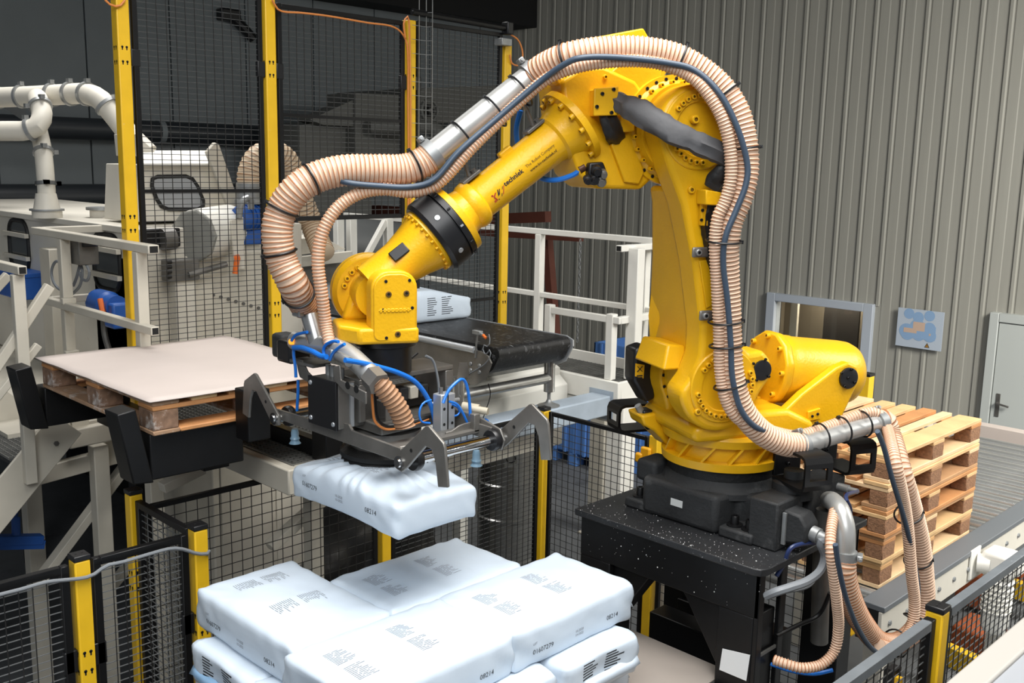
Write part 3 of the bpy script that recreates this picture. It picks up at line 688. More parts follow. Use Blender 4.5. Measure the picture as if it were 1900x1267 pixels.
cable('sensor_wire', [PY(*p, yb0-.03) for p in ((907, 620), (909, 632), (906, 643), (898, 640), (896, 650), (902, 658), (909, 648), (910, 660), (900, 675), (880, 688), (860, 700), (850, 720))], .0035, greycab, 'thin grey wire looping from the photo sensor', 'wire', 6)
cable('sensor_wire', [PX(*p, fp.x+.05) for p in ((906, 712), (910, 728), (908, 742), (900, 765), (892, 790))], .003, black, 'thin black wire hanging from the conveyor cross pipe', 'wire', 6)
# ------------------------------------------------------------------ pallets
def pallet(loc, L, Wd, boards, tag_, wood, blk, perim=False, H=.144):
    """L along local Y (board direction), Wd along local X; boards: list of (x0,x1)"""
    t = thing('wooden_pallet', loc, *tag_)
    x, y, z = loc
    def part(nm, a, b, m, bev=.003): 
        return obj(nm, G().bb((x+a[0], y+a[1], z+a[2]), (x+b[0], y+b[1], z+b[2])), m, t, bevel=bev, seg=1)
    bt_ = .022; bl = H-3*bt_
    xs = (0, Wd/2-.05, Wd-.1); bw = (.1, .1, .1)
    ysb = (0, L/2-.0725, L-.145)
    for xx in (0, Wd/2-.07, Wd-.14): part('bottom_board', (xx if xx != 0 else 0, 0, 0), (xx+.14 if xx+.14 < Wd else Wd, L, bt_), random.choice(wood))
    if perim:
        for yy in (0, L-.12): part('bottom_board', (.14, yy, .0), (Wd-.14, yy+.12, bt_-.001), random.choice(wood))
    for xx in (0, Wd/2-.05, Wd-.1):
        for yy in ysb: part('block', (xx+.001, yy+.001, bt_), (xx+.1-.001, yy+.145-.001, bt_+bl), blk, .004)
    for yy in ysb: part('cross_board', (0, yy, bt_+bl), (Wd, yy+.145, bt_*2+bl), random.choice(wood))
    for a, b in boards: part('deck_board', (a, 0+random.uniform(-.004, .004), 2*bt_+bl), (b, L+random.uniform(-.004, .004), H), random.choice(wood))
    return t
bd6 = [(0, .135), (.185, .275), (.315, .405), (.445, .53), (.565, .625), (.665, .8)]
cs = PZ(1634, 1094.6, 3.5-2.15)
ords = ['bottom pallet', 'second pallet from the bottom', 'middle pallet', 'second pallet from the top', 'top pallet']
for i in range(5):
    j = (0, .02, .035, .03, .02)[i]
    pallet((cs.x-.8+j*.6-.01, cs.y-j, cs.z+i*.1445), 1.2, .8, bd6, (ords[i]+' of the stack of five bare pallets on rollers', 'pallet', 'empty pallets on the roller conveyor'), woods, chip)
# roller conveyor
ZRo = cs.z
rc = thing('roller_conveyor', (cs.x-.4, 6.5, 0), 'steel roller conveyor carrying the stack of wooden pallets', 'conveyor')
rx1 = PZ(1640, 1122, ZRo+.02).x; rx0 = rx1-1.45; ry0 = PZ(1622, 1125, ZRo+.02).y; ry1 = PZ(1820, 795, ZRo).y
railp = lambda xr, s: [(xr, ry0, ZRo-.02), (xr+s*.12, ry0, ZRo+.02), (xr+s*.13, ry0, ZRo-.01), (xr+s*.13, ry0, ZRo-.17), (xr+s*.1, ry0, ZRo-.17), (xr+s*.1, ry0, ZRo-.02)]
g = G(); g.bb((rx1-.1, ry0, ZRo-.0), (rx1+.03, ry1, ZRo+.03)); r1 = obj('rail_top', g, mat('rail grey', (98, 102, 106), .45, dirt=(150, 150, 150), ds=20, da=.66), rc, bevel=.004)
g = G(); g.bb((rx1+.0, ry0, ZRo-.17), (rx1+.02, ry1, ZRo-.001)); rside = obj('side_rail', g, cream, rc, bevel=.003)
g = G(); g.bb((rx1-.11, ry0+.0, ZRo-.17), (rx1-.0, ry0+.01, ZRo-.001)); obj('end_plate', g, dark, rc)
obj('side_rail', G().bb((rx0-.02, ry0, ZRo-.17), (rx0, ry1, ZRo+.02)), cream, rc, bevel=.003)
obj('end_strip', G().bb((rx0, ry1, ZRo-.12), (rx1+.02, ry1+.12, ZRo+.03)), mat('end strip', (190, 178, 170), .6), rc, bevel=.004)
rp = 0.15
g = G(); g.cyl((rx0, 0, 0), (rx1-.1, 0, 0), .04, n=20)
rol = obj('roller', G().cyl((rx0+.005, ry0+.09, ZRo-.041), (rx1-.01, ry0+.09, ZRo-.041), .04, n=24), rollm, rc)
copies(rol, [wloc(rol)+V(0, k*rp, 0) for k in range(1, int((ry1-ry0-.1)/rp))])
bl_ = obj('bolt', G().lathe((rx1+.02, ry0+.09, ZRo-.08), (1, 0, 0), [(0, .016), (.008, .014), (.012, .005)], 8), galv, rside)
copies(bl_, [wloc(bl_)+V(0, k*.2, 0) for k in range(1, 18)])
for y in (ry0+.12, ry0+1.9, ry0+3.6):
    for x in (rx1-.05, rx0+.05): obj('leg', G().bb((x-.05, y-.04, 0), (x+.05, y+.04, ZRo-.17)), cream, rc, bevel=.005)
obj('cross_member', G().bb((rx0, ry0+.1, .55), (rx1-.1, ry0+.16, .65)), creamd, rc)
# geared motor on the conveyor side
q = PX(1850, 1042, rx1+.12)
gm = thing('gear_motor', (rx1+.1, q.y, q.z-.4), 'white painted gear motor bolted to the roller conveyor rail', 'motor')
obj('flange', G().bb((rx1+.021, q.y-.16, q.z-.1), (rx1+.035, q.y-.02, q.z+.08)), white, gm, bevel=.006)
obj('gear_case', G().box((rx1+.14, q.y, q.z), (.17, .17, .15)), white, gm, bevel=.025)
obj('shaft_neck', G().cyl((rx1+.035, q.y-.07, q.z-.01), (rx1+.1, q.y-.05, q.z-.01), .055), white, gm)
obj('motor_barrel', G().lathe((rx1+.14, q.y, q.z-.075), (0, 0, -1), [(0, .07), (.03, .09), (.05, .075), (.3, .075), (.34, .06)], 20), white, gm)
for k in range(6): obj('fin', G().lathe((rx1+.14, q.y, q.z-.14-.028*k), (0, 0, -1), [(0, .084), (.008, .084)], 20), white, gm)
obj('end_cap', G().box((rx1+.235, q.y+.03, q.z), (.03, .11, .11)), white, gm, bevel=.02)
# sheeted pallet at left on black lift forks
ZS = 2.5
sl, sb, sf = PZ(65, 663, ZS), PZ(418, 623, ZS), PZ(277, 748, ZS)
x0s, x1s, y0s, y1s = (sl.x+sb.x)/2, sf.x, (sl.y+sf.y)/2, sb.y
Lx, Ly = x1s-x0s-.04, y1s-y0s-.04
# boards run along x here: build turned a quarter
t = thing('wooden_pallet', (x0s+.02, y0s+.02, ZS-.15), 'worn stained pallet under the beige slip sheet at left', 'pallet')
def part(nm, a, b, m): return obj(nm, G().bb((x0s+.02+a[0], y0s+.02+a[1], ZS-.15+a[2]), (x0s+.02+b[0], y0s+.02+b[1], ZS-.15+b[2])), m, t, bevel=.004, seg=1)
for yy in (0, Ly/2-.06, Ly-.12): part('bottom_board', (0, yy, 0), (Lx, yy+.12, .02), wornw)
for xx in (0, Lx-.12): part('bottom_board', (xx, .12, 0), (xx+.12, Ly-.12, .019), woods[2])
for xx in (0, Lx/2-.07, Lx-.14):
    for yy in (0, Ly/2-.06, Ly-.12): part('block', (xx+.002, yy+.002, .02), (xx+.138, yy+.115, .105), wornb)
for xx in (0, Lx/2-.07, Lx-.14): part('cross_board', (xx, 0, .105), (xx+.14, Ly, .125), woods[2])
for k in range(6): part('deck_board', (0, k*(Ly-.12)/5, .125), (Lx, k*(Ly-.12)/5+.12, .146), woods[k % 5] if k else wornw)
g = G(); nx = 16
for j in range(nx+1):
    for i in range(nx+1):
        x = x0s+(x1s-x0s)*i/nx; y = y0s+(y1s-y0s)*j/nx
        ed = max(abs(i/nx-.5), abs(j/nx-.5))*2
        g.v.append(V(x, y, ZS+.0+.006*noise.noise(V(x*3, y*3, 0))-.006*max(0, ed-.8)*5*(.5+noise.noise(V(x*4, y*4, 3)))))
for j in range(nx):
    for i in range(nx): o = j*(nx+1)+i; g.f.append([o, o+1, o+nx+2, o+nx+1]); g.m.append(0)
sh = obj('slip_sheet', g, card, smooth=180); sm = sh.modifiers.new('t', 'SOLIDIFY'); sm.thickness = .004; sm.offset = 1; tag(sh, 'beige cardboard slip sheet lying on the worn left pallet', 'slip sheet')
lf_ = thing('lift_fork', (x1s-.6, 2.4, ZL+.01), 'black lift forks with upright ends holding the sheeted pallet', 'lift')
ZA = ZS-.152
for xc in (x0s-.02, x1s-.12):
    arm = G().bb((xc-.06, y0s+.02, ZA-.2), (xc+.06, PX(440, 840, x1s-.12).y, ZA)); obj('fork_arm', arm, black, lf_, bevel=.006)
    c = V(xc, y0s-.0, ZA-.2)
    obj('upright', G().prism([c+V(-.065, .03, -.01), c+V(-.065, -.06, .0), c+V(-.065, -.115, .31), c+V(-.065, -.035, .32)], (.13, 0, 0)), black, lf_, bevel=.006)
obj('cross_beam', G().bb((x0s-.1, PX(440, 840, x1s-.12).y-.13, ZL+.012), (x1s-.19, PX(440, 840, x1s-.12).y, ZA-.135)), black, lf_, bevel=.006)
a = PX(468, 770, x1s+.08)
obj('stop_post', G().bb((x1s+.03, a.y-.055, PX(470, 815, x1s+.1).z), (x1s+.14, a.y+.055, ZA+.17)), black, lf_, bevel=.006)

_rp = PZ(608, 852, ZL+.006)
obj('rear_post', G().bb((_rp.x-.06, _rp.y-.05, ZL+.004), (_rp.x+.06, _rp.y+.05, ZL+.24)), black, lf_, bevel=.006)
obj('rear_rail', G().bb((_rp.x-.9, _rp.y-.03, ZL+.01), (_rp.x-.06, _rp.y+.03, ZL+.09)), black, lf_, bevel=.006)
# ------------------------------------------------------------------ bags
def bag_geo(L, Wd, H, seed, n=(36, 24, 10), bulge=.010, r=.022, sag=None, wr=1.0):
    """closed film bag, local frame, centred, z from 0..H, long axis X"""
    g = G(); idx = {}
    hx, hy, hz = L/2, Wd/2, H/2
    def pt(a, b, c):
        p = V(a*hx, b*hy, c*hz)
        q = V(max(-(hx-r), min(hx-r, p.x)), max(-(hy-r), min(hy-r, p.y)), max(-(hz-r*.9), min(hz-r*.9, p.z)))
        d = p-q
        if d.length > 1e-6: p = q+d.normalized()*min(r, max(abs(d.x), abs(d.y), abs(d.z)) if d.length else r)
        # body fills: belly on every side
        p.z += bulge*(1-a*a)*(1-b*b)*(1 if c > 0 else .25)*abs(c)
        p.y += .010*b*abs(b)*(1-c*c)*(1-a**4)
        p.x -= .012*a*abs(a)*(1-b*b*.3)*c*c*.3
        # gusset fold at the ends
        if abs(a) > .9 and not sag: p.x -= math.copysign(.02*max(0, 1-abs(b)*1.4)*(1-abs(c))*(abs(a)-.9)*10, a)
        s = V(p.x*7+seed*3.1, p.y*7, p.z*11)
        nz = (noise.noise(s)*.0042+noise.noise(s*2.7)*.0026*wr)*(.45 if sag else 1)
        # creases radiating from corners
        k = abs(a*b)**3
        nz += k*.006*math.sin((math.atan2(b*hy, a*hx)*26+seed)+c*4)*wr
        ctr = V(0, 0, 0); nd = V(p.x/hx**2, p.y/hy**2, p.z/hz**2*1.0)
        p += nd.normalized()*nz
        if sag: p = sag(p, a, b, c)
        return p+V(0, 0, hz)
    def vid(i, j, k):
        key = (i, j, k)
        if key not in idx: idx[key] = len(g.v); g.v.append(pt(2*i/n[0]-1, 2*j/n[1]-1, 2*k/n[2]-1))
        return idx[key]
    for k in (0, n[2]):
        for i in range(n[0]):
            for j in range(n[1]):
                f = [vid(i, j, k), vid(i+1, j, k), vid(i+1, j+1, k), vid(i, j+1, k)]; g.f.append(f if k else f[::-1]); g.m.append(0)
    for j in (0, n[1]):
        for i in range(n[0]):
            for k in range(n[2]):
                f = [vid(i, j, k), vid(i+1, j, k), vid(i+1, j, k+1), vid(i, j, k+1)]; g.f.append(f[::-1] if j else f); g.m.append(0)
    for i in (0, n[0]):
        for j in range(n[1]):
            for k in range(n[2]):
                f = [vid(i, j, k), vid(i, j+1, k), vid(i, j+1, k+1), vid(i, j, k+1)]; g.f.append(f if i else f[::-1]); g.m.append(0)
    return g
def seam(g, L, Wd, H, sx):      # folded film flap on a bag end
    q = []
    for i in range(13):
        b = -1+2*i/12; q.append((b*Wd/2*.94, H*.36+.02*b*b*noise.noise(V(b*3, sx, 1))))
    top = [V(sx*(L/2-.008), y, z+.012+.006*noise.noise(V(y*20, 1, sx))) for y, z in q]; bot = [V(sx*(L/2+.012), y, z-.018+.008*noise.noise(V(y*14, 3, sx))) for y, z in q]
    n0 = len(top); g.add(top+bot, [(i, i+1, i+1+n0, i+n0) for i in range(n0-1)])
    return g
rnd = random.Random(3)
def bag(center, L, Wd, H, along_y, label, group, seed, prints=True, cols=None, sag=None, side=None, n=(36, 24, 10), wr=1.0, bulge=.012, tilt=0., turn=0.):
    g = bag_geo(L, Wd, H, seed, n, sag=sag, wr=wr, bulge=bulge)
    t = thing('filled_bag', center, label, 'bag', group)
    rot = Matrix.Rotation((PI/2 if along_y else 0)+turn, 3, 'Z') @ Matrix.Rotation(tilt, 3, 'Y')
    C = Vector(center)
    g.v = [C+rot @ p for p in g.v]
    body = obj('film', g, bagm, t, smooth=180)
    for sx in ((-1, 1) if not sag else ()):
        s = seam(G(), L, Wd, H, sx); s.v = [C+rot @ p for p in s.v]
        o = obj('end_fold', s, bagfold if rnd.random() < .12 else bagm, t, smooth=180); m_ = o.modifiers.new('t', 'SOLIDIFY'); m_.thickness = .002
    bvh = BVHTree.FromPolygons(g.v, g.f)
    def drop(p, dr):
        h = bvh.ray_cast(C+rot @ V(*p), rot @ dr, 2.0)
        return h[0]-(rot @ dr)*.0008 if h[0] else None
    if prints:
        pg = G()
        def block(cx, cy, wx, wy, rows, right):
            for i in range(rows):
                y = cy+(i/(rows-1)-.5)*wy; ln = wx*rnd.uniform(.55, 1.0); x = cx-wx/2 if not right else cx+wx/2-ln
                while ln > .012:
                    wd = min(ln, rnd.uniform(.018, .05)); k = 3; a = []
                    for q in range(k+1):
                        for yy in (y-.0011, y+.0011):
                            h = drop((x+wd*q/k, yy, H+.2), V(0, 0, -1)); a.append(h)
                    if None not in a: pg.add(a, [(2*q, 2*q+2, 2*q+3, 2*q+1) for q in range(k)])
                    x += wd+.006; ln -= wd+.006
        for bx in (-L*.30, L*.08):
            block(bx-.0, -Wd*.14, L*.13, Wd*.2, 11, False); block(bx+.0, Wd*.14, L*.13, Wd*.2, 11, False)
        if pg.v: stuff(obj('text_block_print', pg, ink, t, smooth=0))
    if cols:      # two columns of small print on one end or side
        pg = G(); en = abs(cols) == 2; sg = 1 if cols > 0 else -1
        for c_, w_ in ((-.07, .09), (.07, .11)):
            for i in range(9):
                z = H*.86-i*H*.075; ln = w_*rnd.uniform(.5, 1); x = c_-w_/2
                a = []
                for q in range(4):
                    for zz in (z-.0025, z+.0025):
                        u = (x+ln*q/3); p = (sg*(L/2+.2), u*sg, zz) if en else (u*-sg, sg*(Wd/2+.2), zz)
                        a.append(drop(p, V(-sg, 0, 0) if en else V(0, -sg, 0)))
                if None not in a: pg.add(a, [(2*q, 2*q+2, 2*q+3, 2*q+1) for q in range(3)])
        if pg.v: stuff(obj('ingredient_print', pg, ink2, t, smooth=0))
    for (txt, lx, lz, size, sgn, m_) in (side or ()):
        vs, fs = text_faces(txt, size); out = []; ok = True
        for v in vs:
            if sgn in (-1, 1): p = (lx+v.x*(1 if sgn < 0 else -1), sgn*(Wd/2+.2), lz+v.y); dr = V(0, -sgn, 0)
            else: p = (sgn/2*(L/2+.2), (lx+v.x*(1 if sgn > 0 else -1)), lz+v.y); dr = V(-sgn/2, 0, 0)
            h = drop(p, dr); ok = ok and h is not None; out.append(h)
        if ok: obj('code_print', G().add(out, fs), m_, t, smooth=0)
    return t
ZK = 1.912                                   # top of the stack
B1 = [PZ(*p, ZK-.01) for p in ((372, 1095), (530, 1040), (720, 1135), (552, 1212))]
xs0 = -3.335; xs1 = xs0+.665+.0; HB = .155
BL, BW = .672, .412
yA = 1.69
grp = 'white bags stacked on the pallet'
codeN = lambda s, lx=.0: (('01607279', -.24+lx, .05, .026, s, ink2), ('08214', .16+lx, .05, .026, s, ink2), ('LOT', -.24+lx, .085, .012, s, ink), ('10-2020', -.02+lx, .06, .014, s, ink), ('10-2022', -.02+lx, .045, .014, s, ink))
zt0 = ZK-HB
cx1 = (B1[0].x+B1[3].x)/2+.0
b3 = [PZ(*p, ZK-.01) for p in ((1042, 1035), (1172, 1087), (957, 1185))]
b4 = [PZ(*p, ZK-.01) for p in ((630, 1080), (832, 1020), (958, 1062))]
top = [((-3.00, 1.885), False, 'top bag at the left of the stack, its end against the yellow post'),
       ((-2.46, 2.62), True, 'top bag at the right end of the stack, beside the robot pedestal'),
       ((-2.865, 2.42), True, 'top bag at the back of the stack, furthest from the camera'),
       ((-2.46, 1.965), True, 'top bag in front middle of the stack, cut by the bottom picture edge')]
for i, ((x, y), ay, lb) in enumerate(top):
    
    s = (codeN(-1) if not ay else (codeN(-1)))
    bag((x, y, zt0), BL, BW, HB, ay, lb, grp, i+1, side=s)
low = [((-2.50, 1.80), False), ((-2.50, 2.22), False), ((-2.49, 2.67), False), ((-3.02, 1.93), True), ((-3.05, 2.60), True)]
nm = ['front right', 'middle right', 'far right', 'front left', 'back left']
for li, z in enumerate((zt0-.15, zt0-.30)):
    for k, ((x, y), ay) in enumerate(low if li == 0 else [((-3.0, 1.86), False), ((-2.46, 2.62), True), ((-2.865, 2.42), True), ((-2.46, 1.93), True)]):
        lab = 'bag in the %s layer of the stack, %s' % (('second', 'third')[li], nm[k])
        sd = [('01 LOREM', 0, 0, 0, 0, ink)][:0]
        bag((x, y, z), BL, BW, HB-.004, ay, lab, grp, 10+li*7+k, prints=False, n=(24, 16, 8), turn=rnd.uniform(-.02, .02), cols=(2 if not ay else -2 if li == 0 else -1))
# printed info blocks on second layer sides
# pallet + sheet under the stack
ZQ = zt0-.30
gs = tag(obj('slip_sheet', G().prism([(x, y, ZQ-.006) for x, y in ((-3.36, 1.66), (-1.9, 1.66), (-1.9, 3.2), (-2.07, 3.2), (-2.07, 3.37), (-2.58, 3.37), (-2.58, 3.2), (-3.36, 3.2))], (0, 0, .005)), cardg), 'grey slip sheet under the white bag stack', 'slip sheet')
t = thing('wooden_pallet', (-3.3, 1.7, ZQ-.15), 'pallet hidden under the bag stack and its grey slip sheet', 'pallet')
for k in range(7): obj('deck_board', G().bb((-3.33+k*.22, 1.7, ZQ-.028), (-3.21+k*.22, 3.19, ZQ-.007)), woods[k % 5], t)
for x in (-3.33, -2.7, -2.05):
    for y in (1.7, 2.4, 3.07): obj('block', G().bb((x, y, ZQ-.128), (x+.13, y+.12, ZQ-.028)), chip, t)
    obj('bottom_board', G().bb((x, 1.7, ZQ-.15), (x+.13, 3.19, ZQ-.128)), woods[1], t)
sd_ = thing('pallet_stand', (-2.65, 2.5, 0), 'black stand carrying the pallet of bags', 'stand')
obj('deck', G().bb((-3.3, 1.72, ZQ-.25), (-1.95, 3.18, ZQ-.151)), black, sd_)
for x in (-3.2, -2.1):
    for y in (1.85, 3.05): obj('leg', G().bb((x, y, 0), (x+.1, y+.1, ZQ-.25)), black, sd_)
# bags on the belt
bA = PZ(825, 592, ZB)
bag((bA.x-.15, (yb0+yb1)/2+.08, ZB+.002), .62, .42, .195, True, 'white bag lying on the belt conveyor right of the robot wrist', 'bags on the belt', 31, n=(30, 20, 8), cols=-1, sag=lambda p, a, b, c: V(p.x, p.y, (p.z+.0975)*(1.06-.34*max(a, -.2))-.0975))
bB = PZ(590, 560, ZB)
bag((bB.x-.25, (yb0+yb1)/2-.02, ZB+.002), .66, .44, .18, True, 'white bag further back on the belt, left of the robot wrist', 'bags on the belt', 37, n=(30, 20, 8))
# held bag
hc = V(-2.925, 2.245, 2.225)
def sagf(p, a, b, c):
    e = abs(a)**2
    p = p.copy(); p.z -= .016*e; p.z -= .004*b*b
    if c > 0:
        rr = math.hypot(p.x/.17, (p.y)/.17); lift = math.exp(-max(0, rr-.8)**2*2.2); p.z += .02*lift
        an = math.atan2(p.y, p.x); p.z += .0075*math.sin(an*19+math.sin(an*5)*2)*math.exp(-(rr-1.25)**2*3)
    return p
bag((hc.x, hc.y, hc.z), .655, .385, .125, False, 'white bag hanging from the suction cup of the gripper', None, 5, sag=sagf, n=(60, 40, 10), side=codeN(-1), wr=.7)
# ------------------------------------------------------------------ pedestal
ZT = 2.0
tl, tf, tr = PZ(1066, 943, ZT), PZ(1407, 1058, ZT), PZ(1617, 965, ZT)
tx0, tx1, ty0, ty1 = tl.x, (tf.x+tr.x)/2, (tl.y+tf.y)/2, tr.y
ped = thing('robot_pedestal', ((tx0+tx1)/2, (ty0+ty1)/2, 0), 'black steel pedestal table speckled with white powder under the robot', 'pedestal')
g = G(); c = .04
pts = [(tx0, ty0), (tx1-c, ty0), (tx1-.012, ty0+.012), (tx1, ty0+c), (tx1, ty1), (tx0, ty1)]
obj('top_plate', G().prism([(x, y, ZT-.03) for x, y in pts], (0, 0, .03)), blacktop, ped, bevel=.004)
ax0, ax1, ay0, ay1 = tx0+.02, tx1-.02, ty0+.025, ty1-.025
az = ZT-.21
obj('apron', G().bb((ax0, ay0, az), (ax1, ay0+.02, ZT-.03)), black, ped, bevel=.003)
obj('apron', G().bb((ax0, ay1-.02, az), (ax1, ay1, ZT-.03)), black, ped, bevel=.003)
obj('apron', G().bb((ax0, ay0+.02, az), (ax0+.02, ay1-.02, ZT-.03)), black, ped, bevel=.003)
for x0, x1, y0, y1 in ((ax0, ax0+.17, ay0, ay0+.16), (ax1-.18, ax1-.02, ay0, ay0+.16), (ax0, ax0+.17, ay1-.16, ay1), (ax1-.18, ax1, ay1-.12, ay1)):
    obj('leg', G().bb((x0, y0, 0), (x1, y1, az if y0 < ay0+.1 else ZT-.03)), black, ped, bevel=.005)
obj('leg_flange', G().bb((ax1-.02, ay0, 0), (ax1, ay0+.04, ZT-.03)), black, ped, bevel=.003)
obj('leg_flange', G().bb((ax1-.02, ay0+.16, 0), (ax1, ay0+.2, ZT-.03)), black, ped, bevel=.003)
for z in (.5, .9, 1.2, 1.45, 1.62): obj('cross_bar', G().bb((ax1-.012, ay0+.04, z), (ax1-.004, ay0+.16, z+.012)), dsteel, ped)
for s, xx in ((1, ax0+.17), (-1, ax1-.18)):
    obj('gusset', G().prism([(xx, ay0+.03, az), (xx+s*.2, ay0+.03, az), (xx+s*.02, ay0+.03, az-.26), (xx, ay0+.03, az-.26)], (0, .09, 0)), black, ped, bevel=.004)
for y in (ay0+.4, ay0+.62): obj('lower_beam', G().bb((ax0+.1, y, 1.28), (ax1-.25, y+.12, 1.42)), black, ped, bevel=.005)
obj('lower_beam', G().bb((ax1-.16, ay0+.2, 1.0), (ax1-.02, ay1-.1, 1.06)), black, ped, bevel=.005)
a = [PY(*p, ay0-.004) for p in ((1341, 1203), (1392, 1215), (1385, 1263), (1335, 1242))]
tag(obj('paper_sheet', G().add(a+[p-V(0, .002, 0) for p in a], [(0, 1, 2, 3), (4, 5, 6, 7), (0, 1, 5, 4), (1, 2, 6, 5), (2, 3, 7, 6), (3, 0, 4, 7)]), paper), 'white paper sheet stuck on the front leg of the black pedestal', 'paper')
g = G(); rs = random.Random(11)
for k in range(420):
    x = tx0+(tx1-tx0)*rs.random(); y = ty0+(ty1-ty0)*rs.random()**1.6; r = .0009+.0024*rs.random()**5
    g.cyl((x, y, ZT), (x, y, ZT+.0012), r, r*.7, 6)
for k in range(50):
    x = tx0+(tx1-tx0)*rs.random(); z = ZT-.03-.17*rs.random()**.8; r = .001+.003*rs.random()**5
    g.cyl((x, ay0, z), (x, ay0-.001, z), r, r*.7, 6)
stuff(obj('powder_specks', g, mat('powder', (214, 214, 212), .8), ped, smooth=0))
# ------------------------------------------------------------------ robot
rob = thing('industrial_robot', RO+UP*ZT, 'large yellow jointed robot arm lifting a white bag over the stack', 'robot')
def bolts(parent, cs, axis, r=.011, h=.014, m=yellow, name='bolt'):
    cs = [Vector(c) for c in cs]; a = Vector(axis).normalized(); c = cs[0]
    g = G(); g.lathe(c, a, [(0, r), (h*.85, r), (h, r*.85), (h, r*.5)], 14, caps=False); g.mi(1); g.lathe(c, a, [(h*.5, r*.52), (h*.5+.0001, .0001)], 8); g.lathe(c, a, [(h, r*.5), (h*.5, r*.52)], 10, caps=False)
    o = obj(name, g, [m, ydark if m is yellow else dark], parent)
    w0 = wloc(o); copies(o, [w0+(q-c) for q in cs[1:]])
def on(pxs, n): return [PN(x, y, n) for x, y in pxs]
def slab(name, pxs, n1, t, m, par, bevel=.012, seg=3): return obj(name, G().prism(on(pxs, n1), -RN*t), m, par, bevel=bevel, seg=seg)
def nn(P): q = P-RO; return (q.dot(RU), q.dot(RN), q.z)
def arc(u, n, z, r, a0, a1, k=14): return [W(u+r*math.cos(a0+(a1-a0)*i/k), n, z+r*math.sin(a0+(a1-a0)*i/k)) for i in range(k+1)]
# base casting (aligned with the pedestal)
bL, bF = PZ(1162, 937, ZT), PZ(1387, 1017, ZT)
bx0, bx1, by0 = bL.x, bF.x, (bL.y+bF.y)/2; by1 = by0+.62
H1 = .165
base = obj('base_casting', G().prism([(x, y, ZT) for x, y in ((bx0+.1, by0+.0), (bx1-.17, by0+.0), (bx1-.15, by0+.13), (bx1-.02, by0+.13), (bx1, by0+.2), (bx1, by1-.1), (bx1-.1, by1), (bx0+.1, by1), (bx0+.06, by1-.1), (bx0+.06, by0+.12))], (0, 0, H1)), blackdust, rob, bevel=.022, seg=3)
obj('base_top', G().lathe((RO.x, RO.y, ZT+H1-.03), (0, 0, 1), [(0, .27), (.025, .268), (.035, .255), (.06, .24), (.068, .235)], 48), blackdust, base)
obj('base_shoulder', G().bb((bx0+.02, by0+.05, ZT+.12), (bx0+.13, by0+.2, ZT+.22)), blackdust, base, bevel=.02, seg=3)
for (x, y) in ((bx0, by0), (bx1-.16, by0), (bx0, by1-.14), (bx1-.16, by1-.14)):
    ft = obj('foot_pad', G().bb((x, y+.005, ZT), (x+.16, y+.14, ZT+.045)), blackdust, rob, bevel=.01)
    for dx_ in (.045, .115):
        c_ = V(x+dx_, y+.06, ZT+.045)
        obj('bolt', G().lathe(c_, UP, [(0, .034), (.006, .034), (.0065, .017), (.04, .017), (.043, .015), (.043, .009), (.03, .009)], 20), black, ft)
pl = [PY(*p, by0-.001) for p in ((1245, 923), (1267, 930), (1266, 943), (1244, 936))]
obj('name_plate', G().add([p+V(0, -.001, 0) for p in pl], [(0, 1, 2, 3)]), labelw, base, smooth=0)
cbx = obj('cable_box', G().bb((bx1-.03, by0+.02, ZT), (bx1+.1, by0+.22, ZT+.2)), blackdust, rob, bevel=.008)
obj('plug_hood', G().prism([(bx1+.1, by0+.06, ZT+.03), (bx1+.2, by0+.07, ZT+.05), (bx1+.2, by0+.07, ZT+.12), (bx1+.17, by0+.07, ZT+.16), (bx1+.1, by0+.06, ZT+.17)], (0, .1, 0)), blackdust, cbx, bevel=.01)
obj('plug_latch', G().bb((bx1+.105, by0+.05, ZT+.03), (bx1+.12, by0+.06, ZT+.16)), galv, cbx)
obj('cable_gland', G().lathe((bx1+.2, by0+.12, ZT+.085), V(1, 0, -.15), [(0, .032), (.03, .032), (.032, .024), (.06, .024)], 14), galv, cbx)
obj('junction_housing', G().bb((bx1-.05, by0+.3, ZT), (bx1+.09, by0+.6, ZT+.2)), blackdust, rob, bevel=.012)
obj('socket', G().lathe((bx1+.09, by0+.4, ZT+.09), V(1, 0, 0), [(0, .03), (.03, .03), (.035, .02)], 14), plastic, rob)
obj('air_inlet', G().lathe((bx1+.09, by0+.53, ZT+.16), V(1, 0, 0), [(0, .018), (.05, .018), (.05, .012), (.09, .012)], 12), galv, rob)
q = PD(1472, 893, 4.15); obj('swing_motor', G().lathe(V(q.x, q.y, ZT+.17), UP, [(0, .085), (.06, .085), (.07, .075), (.07, .04), (.11, .04)], 24), blackdust, rob)
# swing ring and turret
ZR = ZT+H1+.036
obj('slewing_ring', G().lathe((RO.x, RO.y, ZR), UP, [(0, .232), (.0, .236), (.052, .236), (.052, .2)], 56), rubber, rob)
zt1 = ZR+.05
tur = obj('turret', G().lathe((RO.x, RO.y, zt1), UP, [(0, .24), (.0, .262), (.035, .266), (.037, .225), (.1, .225), (.102, .262), (.135, .27), (.15, .262), (.15, .1)], 56, caps=True), yellow, rob)
rib = None
for k in range(14):
    a = 2*PI*k/14+.1; e = V(math.cos(a), math.sin(a), 0); s = V(-e.y, e.x, 0)
    obj('rib', G().prism([RO+e*.2+s*-.03+UP*(zt1+.03), RO+e*.258+s*-.03+UP*(zt1+.03), RO+e*.258+s*.03+UP*(zt1+.105), RO+e*.2+s*.03+UP*(zt1+.105)], s*.012), yellow, tur)
J2 = nn(PN(1342, 716, .28)); J3 = nn(PN(1297, 240, .28))
ju, jz, ku, kz = J2[0], J2[2], J3[0], J3[2]
